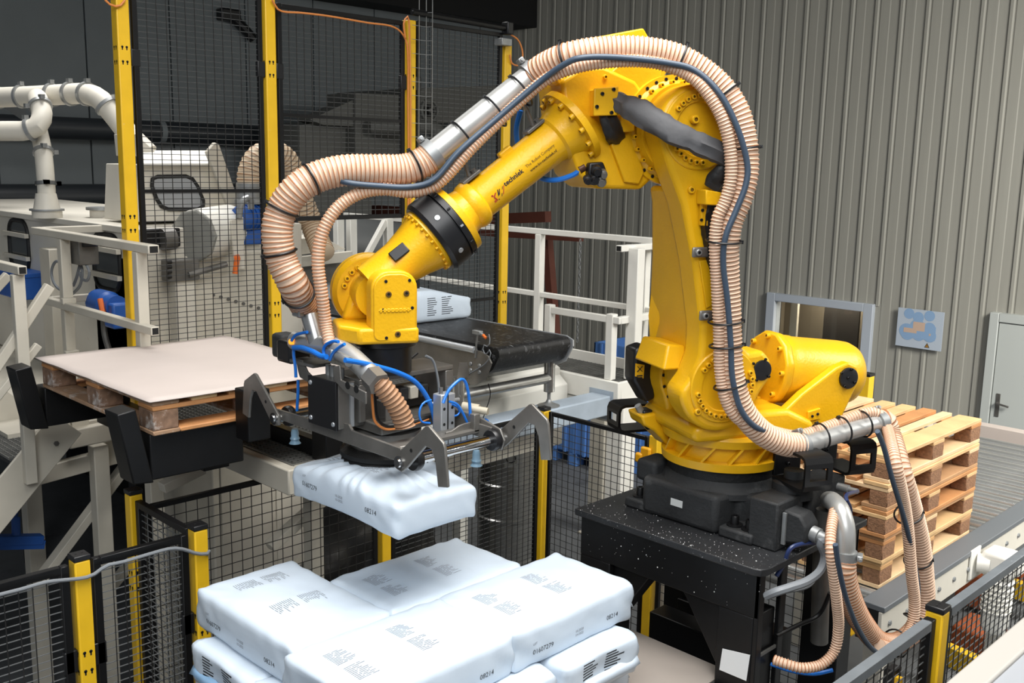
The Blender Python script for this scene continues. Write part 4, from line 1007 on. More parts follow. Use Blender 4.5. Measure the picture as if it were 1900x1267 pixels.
# turret body: near cheek under the arm and far cheek carrying the J2 motor
z0 = zt1+.14
obj('turret_body', G().prism([W(.28, -.22, z0), W(.29, -.22, z0+.06), W(.18, -.22, jz-.13), W(-.16, -.22, jz-.13), W(-.3, -.22, z0+.05), W(-.3, -.22, z0)], RN*.46), yellow, tur, bevel=.025, seg=3)
far = [W(.24, -.03, z0)]+arc(ju-.055, -.03, jz-.02, .168, -.5, PI*1.0, 20)+[W(-.2, -.03, jz-.15), W(-.28, -.03, z0)]
obj('far_cheek', G().prism(far, -RN*.2), yellow, tur, bevel=.018, seg=3)
obj('cheek_ring', G().lathe(W(ju-.055, -.03, jz-.02), RN, [(0, .164), (.0, .15), (-.02, .147), (-.02, .11)], 40, caps=False), yellow, tur)
bolts(tur, [W(ju-.055+.157*math.cos(a), -.03, jz-.02+.157*math.sin(a)) for a in [-.6+i*.32 for i in range(7)]], RN, .007, .004, plastic, 'screw')
lug = on([(1190, 772), (1225, 765), (1240, 790), (1245, 832), (1214, 800), (1196, 790)], -.1)
obj('stop_lug', G().prism(lug, -RN*.14), yellow, tur, bevel=.01)
b0 = PN(1212, 782, -.17); obj('bumper', G().cyl(b0-RU*.02, b0+RU*.03, .034, n=24), rubber, tur)
# lower arm
up_ = on([(1245, 318), (1268, 380), (1289, 490), (1303, 612), (1300, 660), (1284, 700)], .28)
outl = arc(ku, .28, kz, .168, PI*.93, -.05*PI, 22)      # head, left over the top to the right
rear = on([(1362, 262), (1356, 330), (1350, 420), (1350, 570), (1368, 632), (1392, 655), (1418, 650), (1432, 668), (1434, 700), (1416, 724), (1400, 752)], .28)
bot = arc(ju, .28, jz, .19, -.30*PI, -.93*PI+.0, 14)
# u grows to the left in the picture; angles measured in (u, z)
outl = arc(ku, .28, kz, .168, -.05*PI, 1.02*PI, 24); outl = outl[::1]
bot = arc(ju, .28, jz, .19, 1.25*PI, 1.98*PI, 14)
poly = outl[:]+rear+bot+up_[::-1]
# (outline runs: left side of the head over the top to the right, down the rear, round the bottom, up the front)
arm = obj('lower_arm', G().prism(poly, -RN*.14), yellow, rob, bevel=.022, seg=3)
deep = on([(1256, 345), (1268, 380), (1290, 490), (1304, 612), (1302, 680), (1296, 735), (1312, 770), (1350, 770), (1362, 690), (1345, 570), (1340, 420), (1326, 355)], .262)
th_ = [.25, .28, .38, .46, .46, .34, .3, .3, .3, .3, .26, .24]
_n = len(deep)
obj('arm_web', G().add(deep+[p-RN*t_ for p, t_ in zip(deep, th_)], [list(range(_n))[::-1], list(range(_n, 2*_n))]+[(i, (i+1) % _n, (i+1) % _n+_n, i+_n) for i in range(_n)]), yellow, arm, bevel=.03, seg=3)
def dish(u, z, r, n0, par, nb, a_gap, rb, nm):
    o = obj(nm, G().lathe(W(u, n0, z), RN, [(-.03, r), (.004, r), (.009, r*.97), (.009, r*.68), (-.004, r*.64), (-.004, .03), (.004, .026), (.004, .0005)], 48, caps=False), yellow, par)
    bolts(o, [W(u+rb*math.cos(a), n0+.008, z+rb*math.sin(a)) for a in [2*PI*i/nb for i in range(nb)] if not any(abs((a-g_+PI) % (2*PI)-PI) < .22 for g_ in a_gap)], RN, .0105, .014)
    return o
dk = dish(ku, kz, .152, .28, arm, 30, (1.75, 4.2, .2), .124, 'elbow_cover')
bolts(dk, [W(ku+.03, .288, kz+.035)], RN, .016, .02)
dish(ju, jz, .152, .28, arm, 30, (1.4, .2, 2.4), .124, 'shoulder_cover')
b_ = PN(1281, 352, .285); bolts(arm, [PN(1281, 352, .28), PN(1293, 763, .28)], RN, .014, .014)
obj('pin_disc', G().lathe(PN(1412, 686, .275), RN, [(0, .042), (.012, .042), (.014, .038), (.014, .0005)], 28, caps=False), plastic, arm)
bolts(arm, [PN(1412+17*math.cos(a), 686+22*math.sin(a), .289) for a in (.6, 2.1, 3.7, 5.2)], RN, .006, .006, black)
obj('stop_block', G().hexa([W(.28, -.09, jz+.05), W(.405, -.09, jz+.05), W(.40, .16, jz+.05), W(.28, .16, jz+.05), W(.28, -.09, jz+.14), W(.37, -.09, jz+.15), W(.36, .12, jz+.15), W(.28, .12, jz+.14)]), yellow, arm, bevel=.01)
for (x0_, y0_, x1_, y1_) in ((1298, 440, 1334, 592), ):
    obj('side_plate', G().prism(on([(1296, 484), (1325, 480), (1331, 560), (1310, 572)], .283), RN*.006), yellow, arm, bevel=.003)
for (x_, y_) in ((1300, 468), (1313, 585)):
    c = PN(x_, y_, .30); br = obj('hose_bracket', G().box(c, (.075, .012, .04), (RU, RN, UP)), steel, arm, bevel=.006)
    bolts(br, [c+RN*.006+RU*.015], RN, .013, .012, galv)
obj('arm_clip', G().prism(on([(1298, 352), (1312, 350), (1309, 420), (1296, 418)], .29), RN*.02), yellow, arm, bevel=.004)
bolts(arm, [PN(1304, 365, .311), PN(1303, 390, .311), PN(1301, 408, .311)], RN, .006, .006, black)
sbx = obj('sleeve_bracket', G().prism(on([(1310, 352), (1345, 358), (1345, 382), (1310, 380)], .36), -RN*.07), yellow, arm, bevel=.004)
# J2 motor (black) seen at left of the cheek
m0 = on([(1178, 648), (1200, 640), (1216, 655), (1216, 740), (1200, 748), (1176, 706)], -.13)
mo = obj('shoulder_motor', G().prism(m0, -RN*.1), plastic, rob, bevel=.012)
lb = [PN(*p, -.128) for p in ((1179, 674), (1196, 677), (1194, 702), (1178, 698))]
lbl = obj('warning_label', G().add([p for p in lb], [(0, 1, 2, 3)]), labely, mo, smooth=0)
g = G(); ctr = sum(lb, V(0, 0, 0))/4
for s in (-1, 1): g.bar(ctr-RU*.012*s-UP*.012+RN*.002+UP*.008, ctr+RU*.012*s+UP*.02+RN*.002+UP*.0, .002, .005, RN)
for k in range(2): g.box(ctr-UP*(.022+k*.009)+RN*.002, (.028, .002, .005), (RU, RN, UP))
stuff(obj('label_print', g, ink2, lbl, smooth=0))
obj('motor_plug', G().box(PN(1196, 770, -.16), (.05, .07, .06), (RU, RN, UP)), plastic, mo, bevel=.008)
obj('motor_plug', G().cyl(PN(1183, 752, -.15), PN(1190, 764, -.15), .016, n=12), galv, mo)
# forklift pockets / lifting brackets
def bracket(px_list, n1, t, slot, nm='lift_bracket'): pass
def ubracket(cpx, n1, wu, hh, dep, ang=0):
    c = PN(*cpx, n1)
    o = obj('fork_bracket', G(), black, rob) if 0 else None
    g = G(); th = .012
    a = [(-wu/2, 0), (wu/2-.03, 0), (wu/2, .03), (wu/2, hh-.03), (wu/2-.03, hh), (-wu/2, hh)]
    b = [(-wu/2, th), (wu/2-.034, th), (wu/2-th, .034), (wu/2-th, hh-.034), (wu/2-.034, hh-th), (-wu/2, hh-th)]
    return c, a, b, th
def loopbracket(c, du, dn, wu, hh, dep):
    """open box strap, bent plate with a hand slot in its end face; du points to the free end"""
    g = G(); th = .012
    P = [(0, 0), (wu-.03, 0), (wu-.009, .009), (wu, .03), (wu, hh-.03), (wu-.009, hh-.009), (wu-.03, hh), (0, hh)]
    Q = [(0, th), (wu-.034, th), (wu-.018, .018), (wu-th, .034), (wu-th, hh-.034), (wu-.018, hh-.018), (wu-.034, hh-th), (0, hh-th)]
    A = [c+du*x+UP*y for x, y in P]; B = [c+du*x+UP*y for x, y in Q]
    n = len(P)
    vs = A+B+[p+dn*dep for p in A+B]; fs = []
    for i in range(n-1):
        if i == 3:   # slotted end face: top and bottom strips and two posts
            pass
        else:
            fs += [(i, i+1, i+1+2*n, i+2*n), (n+i+1, n+i, n+i+2*n, n+i+1+2*n)]
        fs += [(i, n+i, n+i+1, i+1), (2*n+i, 2*n+i+1, 3*n+i+1, 3*n+i)]
    fs += [(0, 2*n, 3*n, n), (n-1, 2*n-1, 4*n-1, 3*n-1)]
    g.add(vs, fs)
    f0 = c+du*(wu-th/2); hz2 = hh-.06
    for s0, s1 in ((0, .18), (.82, 1)): g.box(f0+dn*dep*(s0+s1)/2+UP*hh/2, (th, abs(dep)*(s1-s0), hz2), (du, dn, UP))
    for s0, s1 in ((.03, .03+hz2*.22), (.03+hz2*.78, .03+hz2)): g.box(f0+dn*dep*.5+UP*(s0+s1)/2, (th, abs(dep)*.64, s1-s0), (du, dn, UP))
    o = obj('fork_pocket', g, black, rob, smooth=25)
    return o
for (px_, n_, wu_) in (((1500, 872), .30, .22), ((1580, 845), .10, .22)):
    c = PN(*px_, n_); loopbracket(c-UP*.02+RU*.05, -RU.normalized()*.35+RN*.94 if 0 else RN, RU, wu_, .15, .13)
c = PN(1205, 800, -.28); loopbracket(c, RU, -RN, .16, .13, .12)
for (px_, n_) in (((1460, 850), .24), ((1530, 825), .05)):
    c = PN(*px_, n_); bk = obj('pocket_plate', G().box(c, (.13, .02, .14), (RU, RN, UP)), black, rob, bevel=.004)
    bolts(bk, [c+RN*.01+RU*(-.03+.03*i)+UP*.02*(-1)**i for i in range(3)], RN, .009, .012, black)
# gas balancer
bz = ZT; A0, A1 = PN(1422, 682, 0.02), PN(1575, 693, 0.02)
ad = (A1-A0).normalized()
cyl_ = obj('balancer_cylinder', G().lathe(A0, ad, [(0, .146), (.012, .150), (.09, .150), (.10, .146), (.36, .146), (.40, .143), (.43, .132), (.452, .11), (.466, .07), (.47, .001)], 48), yellow, rob)
ax_ = frame_of(ad)
fl = [A0+ax_[0]*(.165*math.cos(a)*(1.0 if k % 2 else 1.0))+ax_[1]*.165*math.sin(a) for k, a in enumerate([2*PI*i/12+.26 for i in range(12)])]
bf = obj('balancer_flange', G().prism([p-ad*.012 for p in fl], ad*.045), yellow, cyl_, bevel=.012)
bolts(bf, [A0-ad*.012+ax_[0]*.14*math.cos(a)+ax_[1]*.14*math.sin(a) for a in [2*PI*i/8 for i in range(8)]], -ad, .012, .016)
obj('balancer_rod', G().cyl(A0-ad*.12, A0, .045), ydark, cyl_)
obj('clevis', G().box(A0-ad*.14, (.1, .24, .09), (ad, RN, UP)), yellow, cyl_, bevel=.015)
bk = slab('balancer_strut', [(1553, 682), (1575, 672), (1592, 680), (1597, 704), (1583, 732), (1556, 790), (1440, 806), (1398, 812), (1394, 790), (1440, 778), (1490, 730)], .21, .05, yellow, rob, .01)
slab('strut_foot', [(1392, 785), (1420, 780), (1560, 770), (1560, 796), (1430, 830), (1395, 832)], .2, .3, yellow, rob, .012)
slab('lifting_pad', [(1500, 764), (1523, 757), (1522, 778), (1500, 782)], .222, .014, yellow, bk, .004)
bolts(bk, [PN(1507, 772, .223), PN(1517, 768, .223)], RN, .006, .004, plastic, 'hole')
pd = obj('trunnion_cap', G().lathe(PN(1573, 701, .212), RN, [(0, .046), (.01, .046), (.012, .043), (.012, .0005)], 28, caps=False), plastic, bk)
bolts(pd, [PN(1573, 701, .224)]+[PN(1573+14*math.cos(a), 701+18*math.sin(a), .224) for a in (.5, 2.07, 3.64, 5.2)], RN, .006, .008, black)
# forearm housing
hs = slab('forearm_housing', [(1042, 150), (1078, 124), (1120, 122), (1180, 150), (1216, 200), (1216, 328), (1190, 352), (1104, 350), (1075, 325), (1062, 285), (1050, 220)], .07, .26, yellow, rob, .016)
obj('elbow_flange', G().lathe(W(ku, .055, kz), RN, [(0, .14), (.0, .215), (.03, .215), (.03, .195), (.045, .18), (.1, .178), (.1, .1)], 56), yellow, hs)
bolts(hs, [W(ku+.2*math.cos(a), .086, kz+.2*math.sin(a)) for a in [2*PI*i/28 for i in range(28)]], RN, .007, .003, plastic, 'hole')
bolts(hs, [W(ku+.186*math.cos(a), .1, kz+.186*math.sin(a)) for a in [2*PI*i/24+.1 for i in range(24)]], RN, .009, .02)
mbx = slab('motor_cover', [(1098, 70), (1194, 52), (1240, 130), (1215, 175), (1128, 160), (1088, 110)], -.02, .2, yellow, hs, .006)
slab('motor_cover_front', [(1115, 150), (1160, 110), (1228, 130), (1222, 180), (1165, 195), (1135, 185)], .06, .12, yellow, hs, .006)
bolts(mbx, [PN(1122, 143, .07)], RN, .009, .012)
slab('top_casting', [(1042, 160), (1056, 137), (1095, 118), (1112, 140), (1098, 168), (1062, 178)], .04, .16, yellow, hs, .012)
for x_, y_ in ((1036, 152), (1054, 136)): obj('lift_pad', G().box(PN(x_, y_, .0), (.05, .09, .03), (V(0, 0, 1).cross(RN)*-1, RN, UP)), yellow, hs, bevel=.008)
sq_ = slab('cover_plate', [(1103, 164), (1148, 160), (1146, 214), (1102, 215)], .16, .012, yellow, hs, .004)
bolts(sq_, [PN(1117, 174, .16), PN(1107, 198, .16), PN(1138, 166, .16), PN(1134, 209, .16)], RN, .007, .008, plastic)
slab('cover_box', [(1148, 160), (1152, 214), (1110, 215), (1110, 165)], .148, .1, yellow, hs, .004)
slab('side_cover', [(1134, 268), (1172, 240), (1196, 320), (1186, 342), (1160, 338)], .09, .05, yellow, hs, .006)
slab('lower_block', [(1152, 200), (1178, 215), (1178, 244), (1150, 246)], .12, .06, yellow, hs, .006)
# connector bundle under the elbow
cn = slab('connector_block', [(1094, 302), (1120, 300), (1127, 318), (1124, 342), (1100, 344), (1092, 322)], .1, .04, plastic, hs, .008)
for i, (x_, y_, r_) in enumerate(((1106, 314, .02), (1118, 320, .016), (1102, 330, .018), (1114, 334, .02), (1089, 331, .016))): obj('plug', G().lathe(PN(x_, y_, .1), RN-UP*.3-RU*-.3, [(0, r_), (.03, r_), (.032, r_*.7), (.05, r_*.7)], 14), dsteel if i % 2 else plastic, cn)
obj('air_fitting', G().cyl(PN(1074, 316, .06), PN(1084, 310, .06), .017, n=14), mat('brass brown', (84, 56, 40), .4, metal=.4), hs)
# forearm tube and wrist
FO = W(.765, 0, 3.645); FD = (RU*.795-UP*.607).normalized()
fa = frame_of(FD, RN)       # fa[0], fa[1] across
TPROF = [(-.012, .15), (-.012, .157), (.016, .157), (.018, .126), (.04, .113), (.065, .105), (.085, .099), (.095, .087), (.11, .083), (.47, .078), (.48, .09), (.495, .096), (.515, .094), (.53, .087), (.55, .09), (.568, .10), (.575, .138), (.60, .141), (.602, .1)]
def trad(t):
    for (a, r0), (b, r1) in zip(TPROF, TPROF[1:]):
        if a <= t <= b: return r0+(r1-r0)*(t-a)/max(b-a, 1e-6)
    return .08
tube = obj('forearm_tube', G().lathe(FO, FD, TPROF, 72), yellow, rob, smooth=28)
bolts(tube, [FO+FD*.016+fa[0]*.14*math.cos(a)+fa[1]*.14*math.sin(a) for a in [2*PI*i/14+.2 for i in range(14)]], FD, .0115, .018)
ringb = obj('wrist_collar', G().lathe(FO, FD, [(.602, .12), (.603, .146), (.625, .147), (.627, .138), (.632, .138), (.634, .149), (.70, .150), (.715, .140), (.716, .1)], 56), plastic, rob, smooth=28)
for k in range(12):
    a = 2*PI*k/12; e = fa[0]*math.cos(a)+fa[1]*math.sin(a)
    c = FO+FD*.668+e*.149
    if k % 2 == 0: obj('collar_screw', G().lathe(c, e, [(0, .010), (.003, .010), (.003, .005)], 12), alu, ringb)
    obj('collar_slot', G().box(FO+FD*.6145+e*.146, (.012, .006, .014), (FD, e.cross(FD), e)), alu if k % 3 == 0 else dark, ringb)
wc = nn(PN(700, 548, 0)); wu, wz = wc[0], wc[2]
wr_ = obj('wrist_tube', G().lathe(FO, FD, [(.714, .1), (.714, .128), (.728, .13), (.735, .118), (.80, .1), (.86, .088), (1.0, .085)], 48), yellow, rob, smooth=28)
bolts(wr_, [FO+FD*.728+fa[0]*.122*math.cos(a)+fa[1]*.122*math.sin(a) for a in [2*PI*i/26 for i in range(26)]], FD, .006, .012)
c = FO+FD*.86+(UP*.35+RN*.55).normalized()*.085
up2 = (UP*.5+RN*.6); up2 = (up2-FD*up2.dot(FD)).normalized()
obj('cover_patch', G().box(FO+FD*.85+up2*.093, (.07, .045, .012), (FD, FD.cross(up2), up2)), plastic, wr_, bevel=.004)
# J5 body along RN
wb = obj('wrist_drum', G().lathe(W(wu+.0, -.2, wz), RN, [(0, .08), (.0, .136), (.018, .146), (.03, .147), (.034, .142), (.038, .147), (.07, .147), (.08, .136), (.088, .131), (.092, .085), (.22, .085)], 56), yellow, rob, smooth=28)
bolts(wb, [W(wu+.108*math.cos(a), -.109, wz+.108*math.sin(a)) for a in [.25+i*.27 for i in range(5)]]+[W(wu+.108*math.cos(a), -.109, wz+.108*math.sin(a)) for a in [1.9+i*.27 for i in range(4)]]+[W(wu+.108*math.cos(a), -.109, wz+.108*math.sin(a)) for a in [3.6+i*.27 for i in range(6)]], RN, .011, .014)
cv = nn(PN(732, 570, .15)); cu, cz = cv[0], cv[2]
def rr(u0, u1, z0, z1, r, n, top=None):
    pts = []
    for (a, b, s, rr_) in ((u1, z1, 0, top or r), (u0, z1, 1, top or r), (u0, z0, 2, r), (u1, z0, 3, r)):
        cx = a-rr_ if a == u1 else a+rr_; cy = b-rr_ if b == z1 else b+rr_
        pts += [W(cx+rr_*math.cos(PI/2*(s+i/6)), n, cy+rr_*math.sin(PI/2*(s+i/6))) for i in range(7)]
    return pts
cov = obj('wrist_cover', G().prism(rr(cu-.086, cu+.086, cz-.135, cz+.132, .03, .15, .065), -RN*.09), yellow, rob, bevel=.008, seg=3)
obj('cover_lid', G().prism(rr(cu-.078, cu+.078, cz-.122, cz+.122, .025, .158, .058), -RN*.012), yellow, cov, bevel=.004)
bolts(cov, [PN(x_, y_, .158) for x_, y_ in ((716, 522), (760, 520), (711, 575), (765, 571), (717, 627), (760, 623))], RN, .006, .002, plastic, 'screw')
bolts(cov, [PN(x_, y_, .158) for x_, y_ in ((721, 546), (754, 544), (738, 620))], RN, .011, .004, mat('screw bronze', (120, 90, 40), .4, metal=.5), 'screw')
g = G(); ec = W(cu, .159, cz+.002)
for k, wd_ in enumerate((.012, .014, .016, .018, .018, .018, .016, .012)): g.box(W(cu+.052-.0145*k, .159, cz-.01), (wd_*.7, .004, .014), (RU, RN, UP))
g.box(W(cu, .1585, cz-.01), (.12, .003, .006), (RU, RN, UP))
stuff(obj('cast_emblem', g, yellow, cov, bevel=.002))
zf = nn(PN(705, 612, .1))[2]
bs_ = obj('wrist_base', G().prism([W(wu+a, b, zf-.045) for a, b in ((-.12, -.15), (.02, -.17), (.15, -.12), (.16, .06), (.1, .15), (-.12, .165))], UP*.06), yellow, rob, bevel=.012, seg=3)
obj('wrist_web', G().prism([W(wu-.1, -.13, zf+.01), W(wu+.12, -.13, zf+.01), W(wu+.08, -.13, zf+.12), W(wu-.06, -.13, zf+.12)], RN*.06), yellow, bs_, bevel=.02)
obj('tool_flange', G().lathe(W(wu-.03, 0, zf-.045), -UP, [(0, .118), (.025, .118), (.03, .102), (.1, .1), (.13, .1), (.135, .07)], 40), plastic, rob, smooth=28)
# pads and brackets along the forearm
for (x_, y_) in ((940, 287),):
    c = PN(x_, y_, 0); e = (c-FO)-FD*((c-FO).dot(FD)); e.normalize()
    pdp = obj('pad', G().box(FO+FD*(c-FO).dot(FD)+e*.083, (.06, .035, .025), (FD, FD.cross(e), e)), yellow, tube, bevel=.006)
# lettering wrapped round the tube
def wrap(body, size, t0, ang, m, bold=0, rad=None, up_first=True):
    vs, fs = text_faces(body, size, bold=bold)
    out = []
    vv = vs
    for v in vv:
        t = t0-v.x; r = trad(t)+.0010; a = ang+v.y/r
        out.append(FO+FD*t+(E1*math.cos(a)+E2*math.sin(a))*r)
    g = G(); g.add(out, fs); return obj('lettering', g, m, tube, smooth=0)
# E1 points from the tube to the camera, E2 upward across the tube
ctr_ = FO+FD*.3; tc = (C0-ctr_); tc = tc-FD*tc.dot(FD); E1 = tc.normalized(); E2 = E1.cross(FD) ; E2 = -E2 if E2.z < 0 else E2
def tpos(x_, y_):       # picture point -> (t along tube, angle)
    best = None
    d = ray(x_, y_).normalized(); o = C0-FO
    r = .081; dp = d-FD*d.dot(FD); op = o-FD*o.dot(FD)
    A, B, Cc = dp.dot(dp), 2*dp.dot(op), op.dot(op)-r*r; D = B*B-4*A*Cc
    t = (-B-math.sqrt(max(D, 0)))/(2*A); p = C0+d*t-FO; tt = p.dot(FD); q = p-FD*tt
    return tt, math.atan2(q.dot(E2), q.dot(E1))
t_, a_ = tpos(938, 346); wrap('techniek', .0265, t_, a_, ink2, .0006)
t_, a_ = tpos(977, 312); wrap('The Robot Company', .0165, t_, a_, mat('text brown', (92, 70, 30), .5))
t_, a_ = tpos(985, 319); wrap('www.kv-techniek.nl', .0165, t_, a_, mat('text brown dark', (80, 58, 24), .5), .0003)
def logo(pxs, m):
    P = [tpos(*p) for p in pxs]; out = [FO+FD*t+(E1*math.cos(a)+E2*math.sin(a))*(trad(t)+.0012) for t, a in P]
    obj('logo_mark', G().add(out, [list(range(len(out)))]), m, tube, smooth=0)
def lz(q, m): logo([(840+.1658*x, 170+.1658*y) for x, y in q], m)
lz([(430, 1167), (447, 1153), (497, 1230), (479, 1246)], redm); lz([(456, 1182), (474, 1134), (490, 1126), (472, 1192)], redm); lz([(462, 1190), (476, 1180), (514, 1211), (500, 1224)], redm)
lz([(497, 1100), (508, 1092), (521, 1160), (512, 1172)], ink2); lz([(515, 1168), (520, 1090), (528, 1083), (529, 1150)], ink2); lz([(516, 1208), (522, 1196), (532, 1206), (524, 1212)], ink2)
lz([(552, 1062), (560, 1056), (557, 1168), (550, 1174)], ink2); lz([(567, 1050), (577, 1043), (574, 1145), (565, 1152)], redm)
# grey and black cable sleeves at the elbow
def sleeve(name, pxr, m, n=14, flat=.6):
    P = smooth_path([PN(x, y, nv) for x, y, nv, r in pxr], .012); R = [r for *_, r in pxr]
    g = G(); L = len(P); rs = []
    for i in range(L):
        f = i/(L-1)*(len(R)-1); k = min(int(f), len(R)-2); rs.append(R[k]+(R[k+1]-R[k])*(f-k)+.004*noise.noise(V(i*.35, 0, len(P))))
    g.tube(P, rs, n)
    for i, v in enumerate(g.v):
        c = P[i//n]; d = v-c; d = d-RN*d.dot(RN)*.45; g.v[i] = c+d+d.normalized()*(.016*noise.noise(V((i//n)*.045, (i % n)*.9, 5))+.005*noise.noise(v*16)+.003*noise.noise(v*45))
    return obj(name, g, m, rob, smooth=60)
sleeve('cloth_sleeve', [(1128, 183, .10, .03), (1143, 189, .14, .036), (1190, 212, .24, .046), (1240, 240, .33, .046), (1290, 262, .37, .048), (1330, 280, .38, .046), (1358, 300, .36, .03)], cloth)
sleeve('lower_sleeve', [(1358, 298, .36, .03), (1348, 318, .36, .04), (1335, 335, .34, .045), (1325, 352, .33, .035)], clothd)
sleeve('rear_sleeve', [(1120, 200, .12, .03), (1128, 222, .13, .034), (1136, 242, .12, .033), (1146, 262, .05, .028)], clothd)
sleeve('arm_sleeve', [(1325, 375, .31, .03), (1318, 410, .3, .03), (1322, 450, .3, .026), (1328, 520, .3, .02), (1330, 590, .3, .016)], clothd)
sleeve('loom_sleeve', [(1385, 775, .1, .05), (1405, 800, .12, .05), (1420, 812, .12, .03)], cloth)
# ------------------------------------------------------------------ vacuum gripper (aligned with the bags)
GX, GY = W(1.513, 0, 0).x, W(1.513, 0, 0).y+.012
gb = 2.495
gr = thing('vacuum_gripper', (GX, GY, 2.35), 'steel vacuum gripper with claws and blue air tubes under the robot wrist', 'gripper')
def gp(nm, g, m, bev=.004, par=None): return obj(nm, g, m, par or gr, bevel=bev)
gy0, gy1 = GY-.215, GY+.215
gx0, gx1 = GX-.41, GX+.385
ft_ = zf-.045-.135                                   # underside of the tool flange
gp('top_plate', G().bb((GX-.13, GY-.17, ft_-.02), (GX+.06, GY+.29, ft_)), steel)
gp('frame_side', G().bb((GX-.13, GY+.25, gb+.05), (GX+.06, GY+.29, ft_-.02)), steel)
gp('frame_side', G().bb((GX-.13, GY-.17, gb+.05), (GX+.06, GY-.14, ft_-.02)), steel)
gp('base_tray', G().bb((GX-.16, GY-.13, gb+.01), (GX+.14, GY+.24, gb+.05)), steel, .006)
gp('tray_lip', G().bb((GX+.135, GY-.13, gb+.05), (GX+.14, GY+.24, gb+.06)), steel, 0)
for y in (gy0, gy1):
    P_l = [(gx0-.02, 0, -.02), (gx1-.02, 0, -.02), (gx1-.02, 0, .03), (GX+.08, 0, .035), (GX+.06, 0, .055), (GX-.12, 0, .055), (GX-.14, 0, .025), (gx0-.02, 0, .02)]
    gp('side_bar', G().prism([(x, y-.006, gb+z) for x, _, z in P_l], (0, .012, 0)), steel, .002)
for x in (GX-.2, GX+.25): gp('cross_bar', G().bb((x-.03, gy0+.006, gb-.01), (x+.03, gy1-.006, gb+.01)), dsteel)
# suction cup
gp('cup_housing', G().lathe((GX, GY, 2.42), UP, [(0, .135), (.07, .135), (.075, .12), (.09, .1)], 48), steel, 0)
gp('cup_seal', G().lathe((GX, GY, 2.348), UP, [(0, .15), (.0, .172), (.012, .178), (.028, .172), (.04, .165), (.045, .178), (.062, .178), (.066, .165), (.075, .15), (.075, .12)], 56), rubber, 0)
# claws: flat cranked plates in vertical planes along x
def claw(y, x0, s, nm='claw'):
    pts = [(-.03, -.035), (.01, -.045), (.04, -.02), (.135, .075), (.165, .072), (.185, .035), (.2, -.05), (.248, -.04), (.232, .09), (.225, .105), (.15, .148), (.135, .145), (.0, .03), (-.03, .005)]
    pts = [(x0+s*a, y-.006, gb+b) for a, b in pts]
    o = gp(nm, G().prism(pts if s > 0 else pts[::-1], (0, .012, 0)), steel, .003)
    obj('pivot_bolt', G().lathe((x0, y-.006, gb-.012), (0, -1, 0), [(0, .024), (.006, .024), (.006, .016), (.012, .014)], 20), chrome, o)
    obj('slot', G().cyl((x0+s*.062, y-.0062, gb+.045), (x0+s*.062, y-.0068, gb+.045), .007, n=10), dark, o)
    return o
claw(gy0-.02, gx1, 1); claw(gy1+.03, gx1+.01, 1); claw(gy0-.02, gx0, -1); claw(gy1+.03, gx0, -1)
for x in (gx0, gx1):
    gp('claw_shaft', G().cyl((x, gy0-.012, gb-.012), (x, gy1+.03, gb-.012), .021, n=24), chrome, 0)
    for y in (gy1-.03, gy0+.025): gp('shaft_bearing', G().lathe((x, y, gb-.012), (0, 1, 0), [(0, .026), (.0, .038), (.008, .042), (.022, .042), (.03, .038), (.03, .026)], 28), plastic, 0)
    gp('bearing_plate', G().prism([(x-.12, gy1+.002, gb-.0), (x+.03, gy1+.002, gb-.05), (x+.045, gy1+.002, gb-.01), (x+.02, gy1+.002, gb+.03), (x-.12, gy1+.002, gb+.06)], (0, .01, 0)), steel, .003)
# valve box
a, b = PY(576, 697, gy0-.03), PY(628, 798, gy0-.03)
vb = gp('valve_box', G().bb((a.x, gy0-.03, b.z-.0), (b.x, gy0+.14, a.z)), steel, .004)
fcv = gp('box_cover', G().bb((a.x-.002, gy0-.042, b.z-.004), (b.x+.002, gy0-.03, a.z+.004)), plastic, .003, vb) if 0 else obj('box_cover', G().bb((a.x-.002, gy0-.042, b.z-.004), (b.x+.002, gy0-.03, a.z+.004)), plastic, vb, bevel=.003)
for (x, z) in ((a.x+.018, a.z-.02), (a.x+.018, b.z+.02), (b.x-.015, b.z+.02)): obj('screw', G().lathe((x, gy0-.042, z), (0, -1, 0), [(0, .009), (.004, .008), (.004, .004)], 10), alu, vb)
obj('box_rib', G().bb((b.x, gy0+.02, b.z+.005), (b.x+.008, gy0+.035, a.z-.005)), alu, vb)
for k in range(4): obj('cable_gland', G().cyl((a.x+.03+.028*k, gy0+.03, a.z), (a.x+.03+.028*k, gy0+.03, a.z+.04), .011, n=12), galv, vb)
# holder plates for the pipe
q = [PY(*p, gy0-.05) for p in ((618, 680), (630, 678), (632, 705), (678, 728), (678, 750), (640, 728), (620, 706))]
hp = gp('pipe_holder', G().prism(q, (0, .008, 0)), steel, .002)
for p in ((645, 715), (661, 722)): c = PY(*p, gy0-.051); obj('hole', G().cyl(c, c-V(0, .0006, 0), .014, n=18), dark, hp)
q = [PY(*p, gy0+.0) for p in ((548, 665), (560, 668), (570, 690), (580, 700), (580, 715), (556, 700), (553, 690))]
gp('pipe_holder', G().prism(q, (0, .008, 0)), dsteel, .002)
